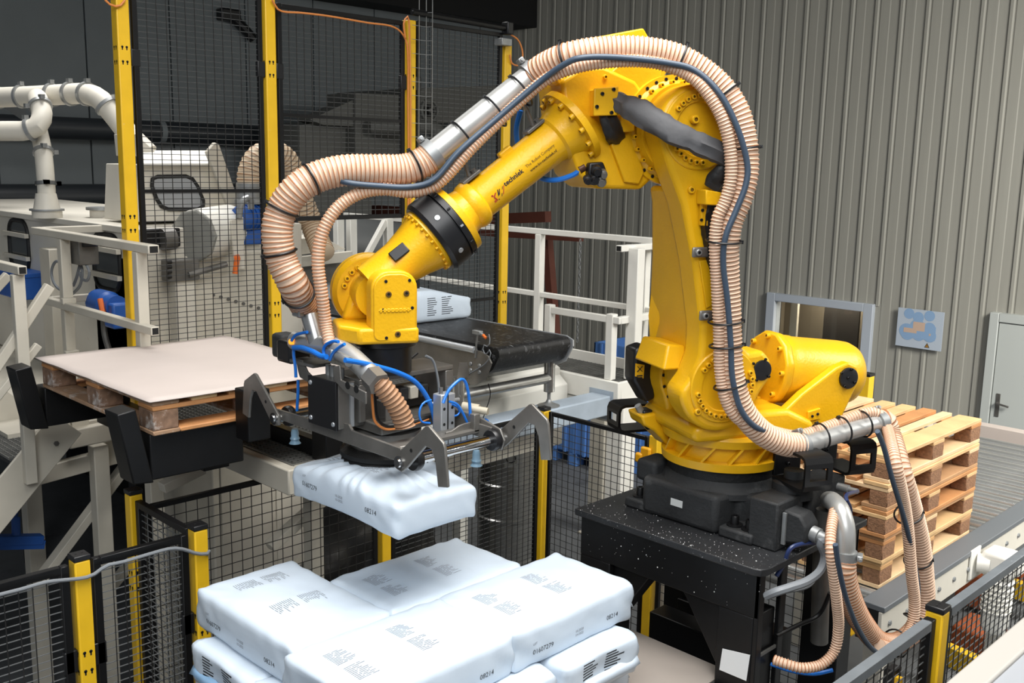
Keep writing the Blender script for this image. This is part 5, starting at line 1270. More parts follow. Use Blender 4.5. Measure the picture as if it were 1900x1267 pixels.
# steel vacuum pipe with old hose down to the tray
yp = GY-.20
pp_ = smooth_path([PY(*p, yp) for p in ((548, 632), (580, 640), (612, 642), (640, 652), (668, 676), (694, 702))], .015)
vp = gp('vacuum_pipe', G().tube(pp_, .037, 22), pipem, 0)
obj('hex_nut', G().cyl(PY(688, 697, yp), PY(704, 713, yp), .045, n=6), steel, vp)
obj('pipe_saddle', G().box(PY(575, 672, yp+.02), (.16, .08, .012)), dsteel, vp)
obj('valve_body', G().box(PY(545, 650, yp+.03), (.1, .1, .09)), plastic, vp, bevel=.012)
obj('limit_switch', G().box(PY(528, 640, yp+.05), (.08, .08, .1)), blackdust, vp, bevel=.015)
obj('sensor_light', G().cyl(PY(540, 634, yp-.03), PY(548, 634, yp-.03), .012, n=12), mat('amber lamp', (255, 150, 40), .4, emit=1.2), vp)
obj('inlet_stub', G().cyl(PY(590, 640, yp), PY(575, 585, yp), .036, n=22), stain, vp)
obj('inlet_clamp', G().lathe(PY(572, 582, yp), (PY(566, 562, yp)-PY(572, 582, yp)), [(0, .045), (.03, .047), (.03, .04)], 24), galv, vp)
obj('clamp_screw', G().box(PY(553, 580, yp-.05), (.05, .025, .03)), galv, vp, bevel=.005)
obj('port_block', G().cyl(PY(628, 660, yp-.04), PY(648, 672, yp-.05), .018, n=14), galv, vp)
obj('port_block', G().box(PY(612, 656, yp-.03), (.06, .03, .04)), galv, vp, bevel=.005)
# bent strap, cylinder block, plates on the tray
c = PX(722, 790, GX+.11)
g = G(); th = .006
for p0_, p1_ in (((c.x-.05, c.y-.03, gb+.05), (c.x-.044, c.y+.03, gb+.13)), ((c.x-.05, c.y-.03, gb+.124), (c.x+.02, c.y+.03, gb+.13)), ((c.x+.014, c.y-.03, gb+.05), (c.x+.02, c.y+.03, gb+.13))): g.bb(p0_, p1_)
gp('bent_strap', g, steel, .002)
c = PX(825, 803, GX+.20)
cy = gp('air_cylinder', G().bb((c.x-.03, c.y-.035, c.z), (c.x+.02, c.y+.035, c.z+.155)), alu, .004)
for s in (-.02, .016): obj('guide_rod', G().cyl((c.x, c.y+s, c.z+.155), (c.x, c.y+s, c.z+.18), .008, n=12), stain, cy)
obj('slot', G().bb((c.x+.0195, c.y-.005, c.z), (c.x+.0206, c.y+.001, c.z+.155)), dark, cy)
for s in (-.02, .02):
    for zz in (.04, .1): obj('hole', G().cyl((c.x+.0195, c.y+s, c.z+zz), (c.x+.0208, c.y+s, c.z+zz), .006, n=10), dark, cy)
obj('fitting', G().cyl((c.x, c.y+.035, c.z+.12), (c.x, c.y+.07, c.z+.12), .008, n=10), galv, cy)
obj('foot', G().bb((c.x-.035, c.y-.04, c.z-.02), (c.x+.028, c.y+.045, c.z)), alu, cy)
q = [PX(*p, GX+.28) for p in ((828, 802), (838, 800), (852, 790), (862, 786), (905, 776), (905, 796), (840, 810), (828, 812))]
gp('step_plate', G().prism(q, (-.008, 0, 0)), steel, .002)
gp('front_rail', G().bb((GX+.25, gy0+.02, gb-.005), (GX+.30, gy1, gb+.012)), steel)
q = PX(893, 795, GX+.2); gp('end_bracket', G().bb((GX+.12, gy1-.03, gb), (GX+.3, gy1+.0, gb+.07)), steel, .003)
for k in range(2): gp('regulator', G().cyl((GX+.2+.05*k, gy1+.0, gb+.08), (GX+.26+.05*k, gy1+.03, gb+.075), .018-.004*k, n=14), mat('regulator grey %d' % k, (176, 168, 150), .4), 0)
for (px_, py_, xx) in ((884, 840, GX+.30), (547, 800, gx0+.02)):
    c = PX(px_, py_, xx); gp('small_cup', G().lathe((c.x, c.y, c.z-.05), UP, [(0, .024), (.006, .02), (.012, .016), (.02, .02), (.03, .015), (.045, .016), (.06, .012)], 20), mat('clear cup %d' % px_, (120, 150, 170), .3), 0)
g = G(); gp('valve_bank', G().bb((GX-.1, GY-.1, gb+.06), (GX+.02, GY+.2, gb+.13)), plastic, .006)
for k in range(4): gp('valve_coil', G().bb((GX+.0, GY-.02+.05*k, gb+.1), (GX+.05, GY+.02+.05*k, gb+.15)), blackdust if k % 2 else creamd, .004)
# air tubes and wires that belong to the gripper
def gt(nm, pts, r, m, X=None, Y=None):
    P = [PX(*p, X) if X is not None else PY(*p, Y) for p in pts]
    return gp(nm, G().tube(smooth_path(P, .015), r, 10), m, 0)
xq = GX+.22
gt('blue_air_tube', ((640, 668), (665, 672), (700, 680), (740, 692), (772, 710), (795, 742), (806, 775), (807, 800), (803, 815)), .0095, bluetube, Y=None, X=GX+.16)
gt('thin_air_tube', ((822, 748), (832, 725), (846, 710), (858, 703), (866, 715), (871, 745), (873, 780), (874, 798)), .006, bluetube, X=GX+.27)
gt('thin_air_tube', ((834, 745), (848, 750), (858, 765), (866, 782), (872, 796)), .005, bluetube, X=GX+.26)
gt('thin_air_tube', ((800, 742), (785, 748), (778, 765), (782, 782), (798, 785)), .004, bluetube, X=GX+.2)
gt('thin_air_tube', ((838, 750), (850, 756), (852, 768), (842, 772)), .004, bluetube, X=GX+.22)
gt('thin_air_tube', ((900, 778), (906, 782), (906, 790), (900, 797)), .005, bluetube, X=GX+.3)
gt('thin_air_tube', ((553, 705), (553, 725), (552, 745), (551, 762)), .006, bluetube, Y=gy0+.03)
gt('thin_air_tube', ((541, 632), (548, 622), (560, 618), (570, 616)), .006, bluetube, Y=yp-.05)
gt('blue_hose_loop', ((545, 645), (560, 645), (580, 652), (595, 660), (606, 662)), .010, bluetube, Y=yp-.06)
gt('blue_hose_loop', ((545, 645), (545, 660), (548, 680), (549, 700)), .006, bluetube, Y=yp-.05)
gt('tie_strap', ((612, 668), (618, 655), (630, 644), (640, 638)), .006, bluetube, Y=yp-.05)
gt('tie_strap', ((604, 665), (600, 652), (604, 640), (618, 633), (628, 634)), .006, bluetube, Y=yp-.05)
gt('orange_wire', ((690, 730), (692, 760), (696, 782), (712, 795), (728, 796), (760, 789), (795, 777)), .005, orange, X=GX+.15)
gt('dark_wire', ((696, 730), (698, 760), (703, 780), (716, 790), (735, 791), (765, 785), (798, 773)), .005, black, X=GX+.15)
gt('white_wire', ((790, 660), (803, 668), (810, 690), (814, 715), (814, 735)), .005, greycab, X=GX+.1)
gt('plug_cable', ((740, 692), (760, 668), (775, 655)), .004, plastic, X=GX+.0)
# ------------------------------------------------------------------ corrugated hoses, steel pipes and cables of the robot
def corr(path, r, pitch=.0165, n=16, ridge=.0045):
    P = smooth_path(path, pitch/4); g = G(); R = []; M = []
    for i in range(len(P)):
        k = i % 4; R.append(r+(ridge if k == 1 else ridge*.75 if k == 2 else 0)); M.append(1 if k == 1 else 0)
    g.tube(P, R, n, mods=M); return g, P
def hose(name, path, r, label, pitch=.0165, mats=None, n=18, ridge=.0045):
    g, P = corr(path, r, pitch, n, ridge)
    t = thing(name, P[0], label, 'hose')
    obj('corrugated_wall', g, mats or [hosem, hosew], t, smooth=60); return t, P
def tie(parent, P, s, rx, off=V(0, 0, 0), m=plastic, ry=None):
    i = min(max(int(s*(len(P)-1)), 1), len(P)-2); d = (P[i+1]-P[i-1]).normalized(); a, b, _ = frame_of(d)
    tv = (C0-P[i]).normalized(); b = (tv-d*tv.dot(d)).normalized(); a = b.cross(d)
    c = P[i]+off
    pts = [c+a*rx*math.cos(2*PI*k/24)+b*(ry or rx)*math.sin(2*PI*k/24) for k in range(24)]
    o = obj('cable_tie', G().tube(pts, .0042, 6, closed=True), m, parent)
    obj('tie_head', G().box(c+a*rx+b*.004, (.014, .012, .012), (a, b, d)), m, o)
def NP(pts): return [PN(x, y, n) for x, y, n in pts]
def clampband(parent, p, d, r, nm='hose_clamp'):
    d = d.normalized(); o = obj(nm, G().lathe(p-d*.018, d, [(0, r), (.0, r+.003), (.036, r+.003), (.036, r)], 32), galv, parent)
    tv = (C0-p).normalized(); a = tv.cross(d).normalized(); a = a if a.z > 0 else -a
    obj('clamp_screw', G().box(p+a*(r+.012), (.05, .022, .022), (d.cross(a), a, d)), galv, o, bevel=.004)
    obj('clamp_bolt', G().cyl(p+a*(r+.014)-d.cross(a)*.04, p+a*(r+.014)+d.cross(a)*.035, .006, n=8), galv, o)
# thick hose from the gripper to the pipe above the forearm
pe0, pe1 = PN(802, 287, 0.0), PN(986, 141, 0.02)
pd_ = (pe1-pe0).normalized()
t1, P1 = hose('vacuum_hose', [PY(566, 566, yp)]+NP([(545, 528, -.02), (522, 480, -.02), (514, 430, -.02), (524, 388, -.02), (552, 350, 0), (592, 327, .0), (640, 316, .0), (700, 315, .0), (750, 314, .0), (785, 301, .0), (806, 284, 0)]), .054, 'thick beige ribbed hose curving from the gripper to the steel pipe over the forearm')
sp1 = thing('conveying_pipe', pe0, 'straight steel pipe held above the robot forearm on two rods', 'pipe')
obj('pipe', G().tube([pe0-pd_*.01, pe1+pd_*.01], .0475, 32), pipem, sp1)
clampband(sp1, pe0, pd_, .058); clampband(sp1, pe1, pd_, .056)
for (a_, b_) in (((862, 300), (876, 335)), ((977, 203), (990, 235))):
    q1 = PN(*b_, .0); rel = q1-FO; tt = rel.dot(FD); e = (rel-FD*tt).normalized(); pt = FO+FD*tt+e*.08
    bkt = obj('rod_foot', G().box(pt+e*.012, (.085, .06, .012), (FD, FD.cross(e), e)), steel, sp1, bevel=.002)
    obj('rod_bolt', G().cyl(pt+e*.018-FD*.025, pt+e*.03-FD*.025, .012, n=8), dsteel, bkt)
    s_ = (pt-pe0).dot(pd_); top_ = pe0+pd_*s_
    obj('support_rod', G().cyl(pt+e*.018, PN(*a_, .0), .0075, n=12), steel, sp1)
    c2 = PN(*a_, .0); obj('support_rod', G().cyl(c2, c2+(pe0+pd_*(c2-pe0).dot(pd_)-c2)*.75, .0075, n=12), steel, sp1)
# thick hose over the elbow and down the arm
t2, P2 = hose('vacuum_hose', [pe1]+NP([(1012, 122, .08), (1060, 102, .16), (1130, 92, .20), (1200, 94, .24), (1265, 110, .28), (1325, 150, .33), (1363, 200, .37), (1380, 258, .39), (1383, 318, .40), (1372, 368, .40), (1354, 412, .39), (1347, 460, .38), (1348, 520, .37), (1351, 580, .37), (1353, 640, .37), (1358, 700, .38), (1376, 758, .39), (1410, 800, .39), (1452, 822, .39), (1484, 826, .38)]), .047, 'thick beige ribbed hose arching over the robot elbow and down its arm')
pg0, pg1 = PN(1484, 827, .38), PN(1632, 783, .34)
sp2 = thing('conveying_pipe', pg0, 'straight steel pipe beside the robot base above the fork pockets', 'pipe')
gd = (pg1-pg0).normalized(); obj('pipe', G().tube([pg0, pg1], .037, 28), pipem, sp2); clampband(sp2, pg0+gd*.01, gd, .046); clampband(sp2, pg1, gd, .046)
obj('pipe_bracket', G().bb(pg0+gd*.1+V(-.01, -.01, -.12), pg0+gd*.1+V(.01, .01, -.03)), steel, sp2)
XH = -1.68
e0 = pg1
t3, P3 = hose('vacuum_hose', [e0, e0+gd*.03, PN(1652, 810, .36)]+[PX(*p, XH+.0) for p in ((1672, 880), (1692, 950), (1706, 1010), (1713, 1070), (1714, 1120), (1700, 1165), (1668, 1192), (1630, 1190), (1596, 1150), (1574, 1100), (1566, 1060), (1568, 1035))], .043, 'thick beige ribbed hose hanging in a loop beside the pedestal')
el = thing('pipe_elbow', PX(1568, 1030, XH-.02), 'curved steel pipe elbow beside the base junction box', 'pipe')
EP = smooth_path([PX(1568, 1038, XH), PX(1569, 1005, XH), PX(1568, 975, XH-.01), PX(1558, 945, XH-.05), PX(1545, 930, XH-.13), PX(1538, 928, XH-.2)], .015)
obj('elbow', G().tube(EP, .037, 24), pipem, el); clampband(el, PX(1568, 1030, XH), V(0, 0, 1), .042)
obj('riser_pipe', G().tube([PX(1525, 1030, XH-.2)+V(0, 0, .2), PX(1525, 1030, XH-.2), PX(1520, 1190, XH-.2)], .037, 20), dsteel, el)
# thin hose beside the thick one
thin = [PY(612, 640, yp-.03)]+NP([(604, 600, .02), (597, 545, .03), (590, 485, .03), (598, 432, .03), (624, 388, .03), (664, 360, .03), (710, 351, .04), (762, 356, .05), (802, 346, .06), (832, 322, .07), (872, 277, .08), (922, 227, .08), (975, 178, .10), (1022, 142, .14), (1080, 122, .2), (1150, 113, .25), (1215, 116, .28), (1268, 134, .33), (1304, 162, .38), (1338, 215, .42), (1354, 272, .43), (1356, 330, .43), (1346, 372, .42), (1332, 404, .41), (1327, 450, .40), (1330, 520, .39), (1334, 600, .38), (1336, 680, .38), (1346, 740, .39), (1368, 775, .40), (1400, 790, .36), (1432, 800, .33), (1480, 808, .33), (1540, 790, .33), (1600, 768, .33), (1628, 768, .34)])+[PN(1645, 790, .36)]+[PX(*p, XH+.05) for p in ((1662, 860), (1682, 960), (1691, 1060), (1697, 1120), (1690, 1165), (1665, 1200), (1632, 1196))]
t4, P4 = hose('blow_off_hose', thin, .0215, 'thin beige ribbed hose strapped along the robot arm', pitch=.0125, n=14, ridge=.0035)
t6, P6 = hose('drain_hose', [PX(x, y, X) for x, y, X in ((1548, 948, -1.74), (1542, 985, -1.70), (1541, 1020, -1.67), (1546, 1060, -1.66), (1552, 1110, -1.66), (1556, 1160, -1.67), (1549, 1205, -1.68), (1525, 1232, -1.70), (1490, 1239, -1.74), (1460, 1232, -1.79), (1436, 1224, -1.84))], .018, 'worn beige ribbed hose looping low behind the pedestal leg', pitch=.0125, n=14, ridge=.0035)
t7, P7 = hose('drain_hose', [PY(*p, ay0+.5) for p in ((1275, 1215), (1290, 1190), (1310, 1165), (1335, 1150), (1360, 1145))], .035, 'grey dusty ribbed hose under the pedestal', mats=[hosed, hosedw])
# short old hose on the gripper
da_ = dep(PY(694, 702, yp)); db_ = dep(PZ(752, 792, gb+.06))
gh, Ph = hose('gripper_hose', [PD(x, y, da_+(db_-da_)*f) for x, y, f in ((692, 700, 0), (706, 714, .1), (724, 735, .35), (740, 760, .65), (750, 785, .95), (752, 792, 1))], .034, 'brown ribbed hose from the gripper pipe down to the tray', pitch=.017, mats=[hosed, hosedw])
# navy control cable
cab = NP([(588, 330, -.02), (615, 330, .01), (650, 340, .05), (700, 345, .06), (760, 347, .07), (806, 333, .09), (852, 281, .1), (930, 213, .1), (1000, 153, .14), (1048, 119, .21), (1082, 107, .25), (1150, 107, .28), (1240, 117, .33), (1290, 131, .37), (1334, 172, .42), (1366, 232, .45), (1386, 300, .46), (1384, 342, .46), (1366, 390, .45), (1346, 440, .44), (1342, 490, .43), (1350, 560, .43), (1356, 640, .43), (1359, 700, .43), (1374, 758, .44), (1402, 792, .44), (1440, 803, .40), (1472, 806, .34), (1520, 800, .30)])
tag(obj('control_cable', G().tube(smooth_path(cab, .02), .0115, 12), navy), 'dark blue grey cable strapped along the hoses of the arm', 'cable')
cab2 = [PX(*p, XH+.06) for p in ((1628, 800), (1640, 830), (1656, 890), (1680, 970), (1696, 1040), (1704, 1100), (1698, 1150), (1680, 1190), (1650, 1215), (1620, 1205), (1592, 1165), (1570, 1110), (1556, 1050), (1550, 1010))]
tag(obj('control_cable', G().tube(smooth_path(cab2, .02), .010, 10), navy), 'dark blue grey cable hanging with the hose loop at right', 'cable')
for s in (.10, .27, .42, .56, .92): tie(t1, P1, s, .062)
for s in (.07, .25, .34, .43): tie(t2, P2, s, .058)
for s in (.575, .705, .745, .81): tie(t2, P2, s, .066, off=RU*.018+RN*.01)
for s in (.25, .38, .52, .62): tie(t3, P3, s, .058, off=-RU*-.02)
for s in (.3, .62, .88): 
    pts = [pe0+pd_*((pe1-pe0).length*s)]*3
    tie(sp1, [pe0+pd_*((pe1-pe0).length*(s-.02)), pe0+pd_*((pe1-pe0).length*s), pe0+pd_*((pe1-pe0).length*(s+.02))], .5, .066, off=-UP*.022+RN*.01)
for s in (.25, .52, .78): tie(sp2, [pg0+gd*((pg1-pg0).length*(s-.02)), pg0+gd*((pg1-pg0).length*s), pg0+gd*((pg1-pg0).length*(s+.02))], .5, .055, off=UP*.014)
# cables at the base plugs
cg = V(bx1+.26, by0+.12, ZT+.075)
def bcab(nm, pts, r, m, label): return cable(nm, pts, r, m, label, step=.012)
bcab('power_cable', [cg, cg+V(.03, 0, -.01), PX(1522, 1005, -1.76), PX(1530, 1030, -1.75), PX(1522, 1058, -1.75), PX(1498, 1078, -1.76), PX(1465, 1090, -1.79), PX(1440, 1098, -1.82), PX(1422, 1106, -1.86)], .017, greycab, 'thick grey cable from the robot base plug into the pedestal leg')
bcab('power_cable', [cg+V(.01, .01, -.03), PX(1522, 1050, XH-.15), PX(1500, 1085, XH-.15), PX(1450, 1098, -1.87), PX(1422, 1108, -1.91)], .011, greycab, 'thinner grey cable below the thick one by the pedestal')
bcab('signal_cable', [PX(1515, 1005, -1.82), PX(1470, 1015, -1.85), PX(1455, 1045, -1.87), PX(1440, 1070, -1.88)], .009, mat('navy wire', (34, 48, 88), .4), 'dark blue cable at the pedestal corner')
bcab('signal_cable', [V(bx1+.18, by0+.53, ZT+.16), PX(1570, 920, -1.75), PX(1578, 945, -1.74), PX(1575, 975, -1.76)], .008, mat('navy wire 2', (34, 48, 88), .4), 'dark blue cable curving over the steel elbow')
bcab('signal_cable', [PX(1540, 1100, -1.75), PX(1520, 1140, -1.8), PX(1480, 1160, -1.84), PX(1440, 1180, -1.86)], .009, black, 'black cable hanging inside the pedestal frame')
bcab('air_tube', [PX(1430, 1232, -1.88), PX(1470, 1245, -1.8), PX(1510, 1250, -1.75), PX(1545, 1243, -1.7)], .008, bluetube, 'blue air tube at the bottom of the pedestal leg')
bcab('air_tube', [PN(966, 205, -.08), PN(958, 240, -.1), PN(962, 275, -.12), PN(975, 300, -.12), PN(1000, 328, -.06), PN(1030, 334, .0), PN(1060, 326, .04), PN(1078, 315, .06)], .0105, bluetube, 'blue air tube looping below the robot elbow')
# ------------------------------------------------------------------ cream bagging machine behind the tall fence, at left
XM = -6.15
cnr = PX(243, 425, XM)
YM, ZM = cnr.y, cnr.z
ma = thing('bagging_machine', (-7.6, YM+.8, 0), 'large cream bagging machine with rounded windows behind the leftmost tall post', 'machine')
obj('body', G().bb((-10.8, YM, 1.95), (XM, YM+1.25, ZM)), cream, ma, bevel=.01)
obj('deck', G().bb((-11.4, YM-.9, 1.86), (XM+.3, YM+1.6, 1.945)), creamd, ma)  # plate added beneath the machine to block light from the space below
for x_ in (-11.2, -8.8, -6.6):
    for y_ in (YM+.1, YM+1.4): obj('leg', G().bb((x_, y_, 0), (x_+.12, y_+.12, 1.86)), blackdust, ma)
obj('shade_sheet', G().bb((-11.4, YM+1.5, 0), (XM+.2, YM+1.56, 1.86)), dark, ma)  # added dark sheet, standing in for the shade under the machine
obj('roof_lip', G().bb((-10.8, YM-.02, ZM-.03), (XM+.02, YM, ZM+.01)), cream, ma, bevel=.004)
q0, q1 = PY(215, 640, YM), PY(222, 440, YM)
def rwin(par, cx_, cy_, w_, h_, Y, rot=0, X=None, rad=.3):
    """rounded window with rubber frame and two bars"""
    c = PY(cx_, cy_, Y) if X is None else PX(cx_, cy_, X)
    ex = V(1, 0, 0) if X is None else V(0, 1, 0); nrm_ = V(0, -1, 0) if X is None else V(1, 0, 0)
    r = min(w_, h_)*rad; pts = []
    for (sx, sz, s) in ((1, 1, 0), (-1, 1, 1), (-1, -1, 2), (1, -1, 3)):
        for i in range(6):
            a = PI/2*(s+i/5); pts.append(c+ex*(sx*(w_/2-r)+r*math.cos(a))+UP*(sz*(h_/2-r)+r*math.sin(a)))
    f = obj('window_seal', G().tube([p+nrm_*.006 for p in pts], .016, 8, closed=True), rubber, par)
    obj('window_pane', G().prism([p+nrm_*.002 for p in pts], nrm_*.004), glassd, f, smooth=0)
    return c, ex, nrm_, f
for (cx_, cy_) in ((37, 455), (200, 486)):
    c, ex, nm_, f = rwin(ma, cx_, cy_, .40, .36 if cx_ > 100 else .38, YM)
    for dz in (.085, -.085): obj('window_bar', G().box(c+UP*dz-V(0, .035, 0), (.5, .03, .03)), creamd, f)
obj('corner_post', G().bb((PY(88, 500, YM-.1).x-.08, YM-.12, 1.95), (PY(88, 500, YM-.1).x+.1, YM, ZM-.2)), creamd, ma, bevel=.005)
# pedestal side of the machine, face towards the camera behind the mesh
XB = XM+.02
a, b = PX(272, 478, XB), PX(500, 505, XB)
obj('front_panel', G().bb((XM-.6, cnr.y+.0, 1.95), (XB, PX(505, 500, XB).y, PX(300, 478, XB).z)), creamd, ma, bevel=.008)
a, b = PX(326, 520, XB+.1), PX(368, 640, XB+.1)
obj('column_cover', G().bb((XB, a.y, 1.95), (XB+.1, b.y+.0, a.z)), cream, ma, bevel=.006)
a = PX(380, 515, XB+.06); obj('column_cover', G().bb((XB, a.y-.1, 1.95), (XB+.05, a.y+.06, a.z)), creamd, ma, bevel=.006)
bt0 = None
for k in range(7):
    c = PX(395+14*k, 547+4*k, XB)
    o = G().cyl(c, c+V(.012, 0, 0), .011, n=8)
    if bt0 is None: bt0 = obj('bolt', o, dsteel, ma); bc0 = c
    else: copies(bt0, [wloc(bt0)+(c-bc0)])
# hood with rounded window
hd_ = thing('machine_hood', (-6.8, 3.2, 2.6), 'cream hood with a wide rounded window seen through the tall mesh', 'hood')
def facex(name, pxs, X, t, m, par, bev=.006): return obj(name, G().prism([PX(*p, X) for p in pxs], (-t, 0, 0)), m, par, bevel=bev)
facex('hood_front', [(256, 305), (392, 305), (440, 408), (252, 412)], -6.5, .5, cream, hd_)
obj('hood_roof', G().prism([PX(255, 307, -6.42), PX(392, 307, -6.42), PX(385, 283, -6.75), PX(258, 283, -6.75)], (0, 0, .015)), white, hd_, bevel=.004)
pts = [PX(*p, -6.49) for p in ((283, 332), (292, 328), (345, 327), (357, 332), (366, 345), (377, 372), (377, 382), (366, 388), (312, 388), (300, 383), (290, 368), (282, 345))]
f = obj('window_seal', G().tube(pts, .014, 8, closed=True), rubber, hd_); obj('window_pane', G().prism(pts, (.004, 0, 0)), mat('frosted pane', (150, 152, 154), .3), f, smooth=0)
facex('side_guide', [(384, 282), (399, 264), (407, 268), (444, 375), (447, 400), (424, 384)], -6.35, .04, creamd, hd_)
facex('chute', [(252, 248), (290, 283), (256, 290)], -6.7, .35, cream, hd_)
facex('hood_base', [(256, 412), (470, 395), (480, 470), (258, 470)], -6.7, .6, creamd, hd_)
# round drum cover and blue motor
dm = thing('drum_drive', (-6.2, 3.4, 2.3), 'cream round drum cover with grey end plate behind the tall mesh', 'drive')
c = PX(362, 437, -6.1)
obj('end_plate', G().lathe(c, V(.45, -.9, 0), [(0, .17), (.02, .17), (.025, .16)], 9), mat('grey plate', (140, 140, 134), .5), dm, smooth=20)
obj('drum', G().lathe(c, V(-.45, .9, .05), [(0, .165), (.03, .17), (.38, .17), (.42, .15)], 32), white, dm)
facex('bracket_plate', [(428, 408), (452, 402), (455, 500), (436, 500)], -6.0, .02, cream, dm)
obj('bearing_block', G().box(PX(335, 500, -6.05), (.1, .22, .14)), dsteel, dm, bevel=.012)
for k in range(4): obj('stud', G().cyl(PX(318, 486+9*k, -6.0)-V(0, .03, 0), PX(318, 486+9*k, -6.0), .012, n=8), plastic, dm)
obj('drive_shaft', G().tube([PX(350, 510, -6.0), PX(420, 490, -6.0)], .02, 10), dsteel, dm)
obj('clutch_block', G().box(PX(290, 440, -6.2), (.15, .26, .12)), plastic, dm, bevel=.01)
obj('clutch_disc', G().cyl(PX(300, 445, -6.1), PX(322, 443, -6.1), .07), dsteel, dm)
obj('lever_handle', G().tube([PX(440, 480, -5.95), PX(436, 508, -5.95)], .018, 10), orangep, dm)
obj('lever_hub', G().cyl(PX(436, 479, -5.97), PX(444, 477, -5.95), .02), orangep, dm)
bm = thing('blue_motor', PX(460, 425, -6.1), 'blue finned electric motor behind the second tall post', 'motor')
c = PX(440, 405, -6.1)
obj('barrel', G().lathe(c, V(-.3, .95, 0), [(0, .07), (.03, .085), (.3, .085), (.34, .075)], 24), bluem, bm)
for k in range(6): obj('fin', G().lathe(c+V(-.3, .95, 0).normalized()*(.06+.04*k), V(-.3, .95, 0), [(0, .094), (.01, .094)], 24), bluem, bm)
obj('foot', G().box(c+V(-.05, .12, -.13), (.1, .14, .1)), bluem, bm, bevel=.008)
obj('conduit', G().tube(smooth_path([PX(443, 405, -6.0), PX(447, 380, -6.0), PX(456, 368, -6.0), PX(464, 370, -6.0), PX(466, 388, -6.0)], .02), .022, 10), galv, bm)
bm2 = thing('blue_motor', PX(200, 600, -6.0), 'blue round gear motor with orange lever low beside the leftmost tall post', 'motor')
c = PY(190, 562, YM-.12); obj('barrel', G().lathe(c, V(1, 0, 0), [(-.08, .06), (-.06, .085), (.1, .085), (.12, .07), (.22, .07)], 24), bluem, bm2)
obj('gear_head', G().box(c+V(.22, .02, -.05), (.14, .16, .16)), bluem, bm2, bevel=.015)
obj('lever_handle', G().tube([c+V(.16, -.08, .05), c+V(.21, -.08, -.07)], .017, 10), orangep, bm2)
obj('cable_bundle', G().tube(smooth_path([c+V(.05, -.02, -.08), c+V(.06, -.02, -.2), c+V(.12, -.02, -.3)], .03), .02, 8), dsteel, bm2)
t = thing('blue_box', PY(25, 560, YM-.1), 'blue box mounted at the far left on the cream machine', 'box')
a, b = PY(2, 500, YM-.15), PY(50, 557, YM-.15); obj('box', G().bb((a.x, YM-.2, b.z), (b.x, YM-.001, a.z)), bluem, t, bevel=.01)
obj('box_lid', G().bb((a.x-.01, YM-.21, a.z-.02), (b.x+.01, YM-.0, a.z+.015)), bluem, t, bevel=.006)
# air handling pipes
def ppipe(name, pts, r, dep, label, rings=(), m=cream, group=None):
    P = smooth_path([PD(x, y, d) for x, y, d in pts], .06)
    t = thing(name, P[len(P)//2], label, 'pipe', group); obj('pipe', G().tube(P, r, 20), m, t)
    L = len(P)
    for s in rings:
        i = min(max(int(s*(L-1)), 1), L-2); d = (P[i+1]-P[i-1]).normalized()
        o = obj('clamp_ring', G().lathe(P[i]-d*.012, d, [(0, r), (0, r+.012), (.024, r+.012), (.024, r)], 24), galv, t)
        a_, b_, _ = frame_of(d); obj('clamp_lug', G().box(P[i]+b_*(r+.02), (.05, .03, .03)), galv, o)
        obj('clamp_lug', G().box(P[i]+a_*(r+.02), (.04, .03, .03)), galv, o)
    return t
ppipe('suction_pipe', [(-40, 182, 7.6), (20, 180, 7.5), (70, 178, 7.4), (120, 175, 7.3), (158, 174, 7.2), (185, 184, 7.1), (210, 212, 7.1), (240, 250, 7.1), (275, 285, 7.1)], .074, 7.4, 'upper white suction pipe bending down behind the leftmost tall post', (.12, .25, .4, .52, .62, .74))
ppipe('suction_pipe', [(-40, 243, 7.0), (20, 243, 7.0), (50, 242, 7.0), (72, 232, 7.0), (78, 210, 7.05), (72, 190, 7.1), (70, 182, 7.3)], .068, 7, 'lower white suction pipe with elbow at the left picture edge', (.42, .68))
ppipe('suction_pipe', [(72, 244, 7.2), (79, 275, 7.15), (83, 310, 7.1), (86, 350, 7.1), (88, 390, 7.1)], .06, 7, 'vertical white pipe standing on the machine roof', (.35, .72, .78))
c = PD(87, 388, 7.1); t = thing('pipe_cone', c-V(0, 0, .08), 'white cone foot of the vertical pipe on the machine roof', 'cone'); obj('cone', G().lathe(c-V(0, 0, .06), UP, [(0, .1), (.05, .1), (.055, .09), (.17, .068)], 24), cream, t); obj('flange', G().lathe(c-V(0, 0, .01), UP, [(0, .1), (0, .115), (.012, .115), (.012, .1)], 24), galv, t)
c = PD(191, 402, 7.4); t = thing('roof_nozzle', c-V(0, 0, .05), 'short capped pipe nozzle on the cream machine roof', 'nozzle'); obj('nozzle', G().cyl(c-V(0, 0, .08), c+V(0, 0, .05), .09), cream, t); obj('cap_ring', G().lathe(c+V(0, 0, .05), UP, [(0, .1), (0, .115), (.02, .115), (.02, .02)], 24), galv, t)
t = thing('blank_duct', PD(25, 220, 8.2), 'dark sloping duct behind the white suction pipes', 'duct'); obj('duct', G().prism([PD(-30, 182, 8.0), PD(0, 195, 8.0), PD(40, 222, 8.0), PD(50, 225, 8.0), PD(45, 190, 8.0)], ray(0, 200)*.3), mat('duct grey', (60, 62, 62), .5), t)
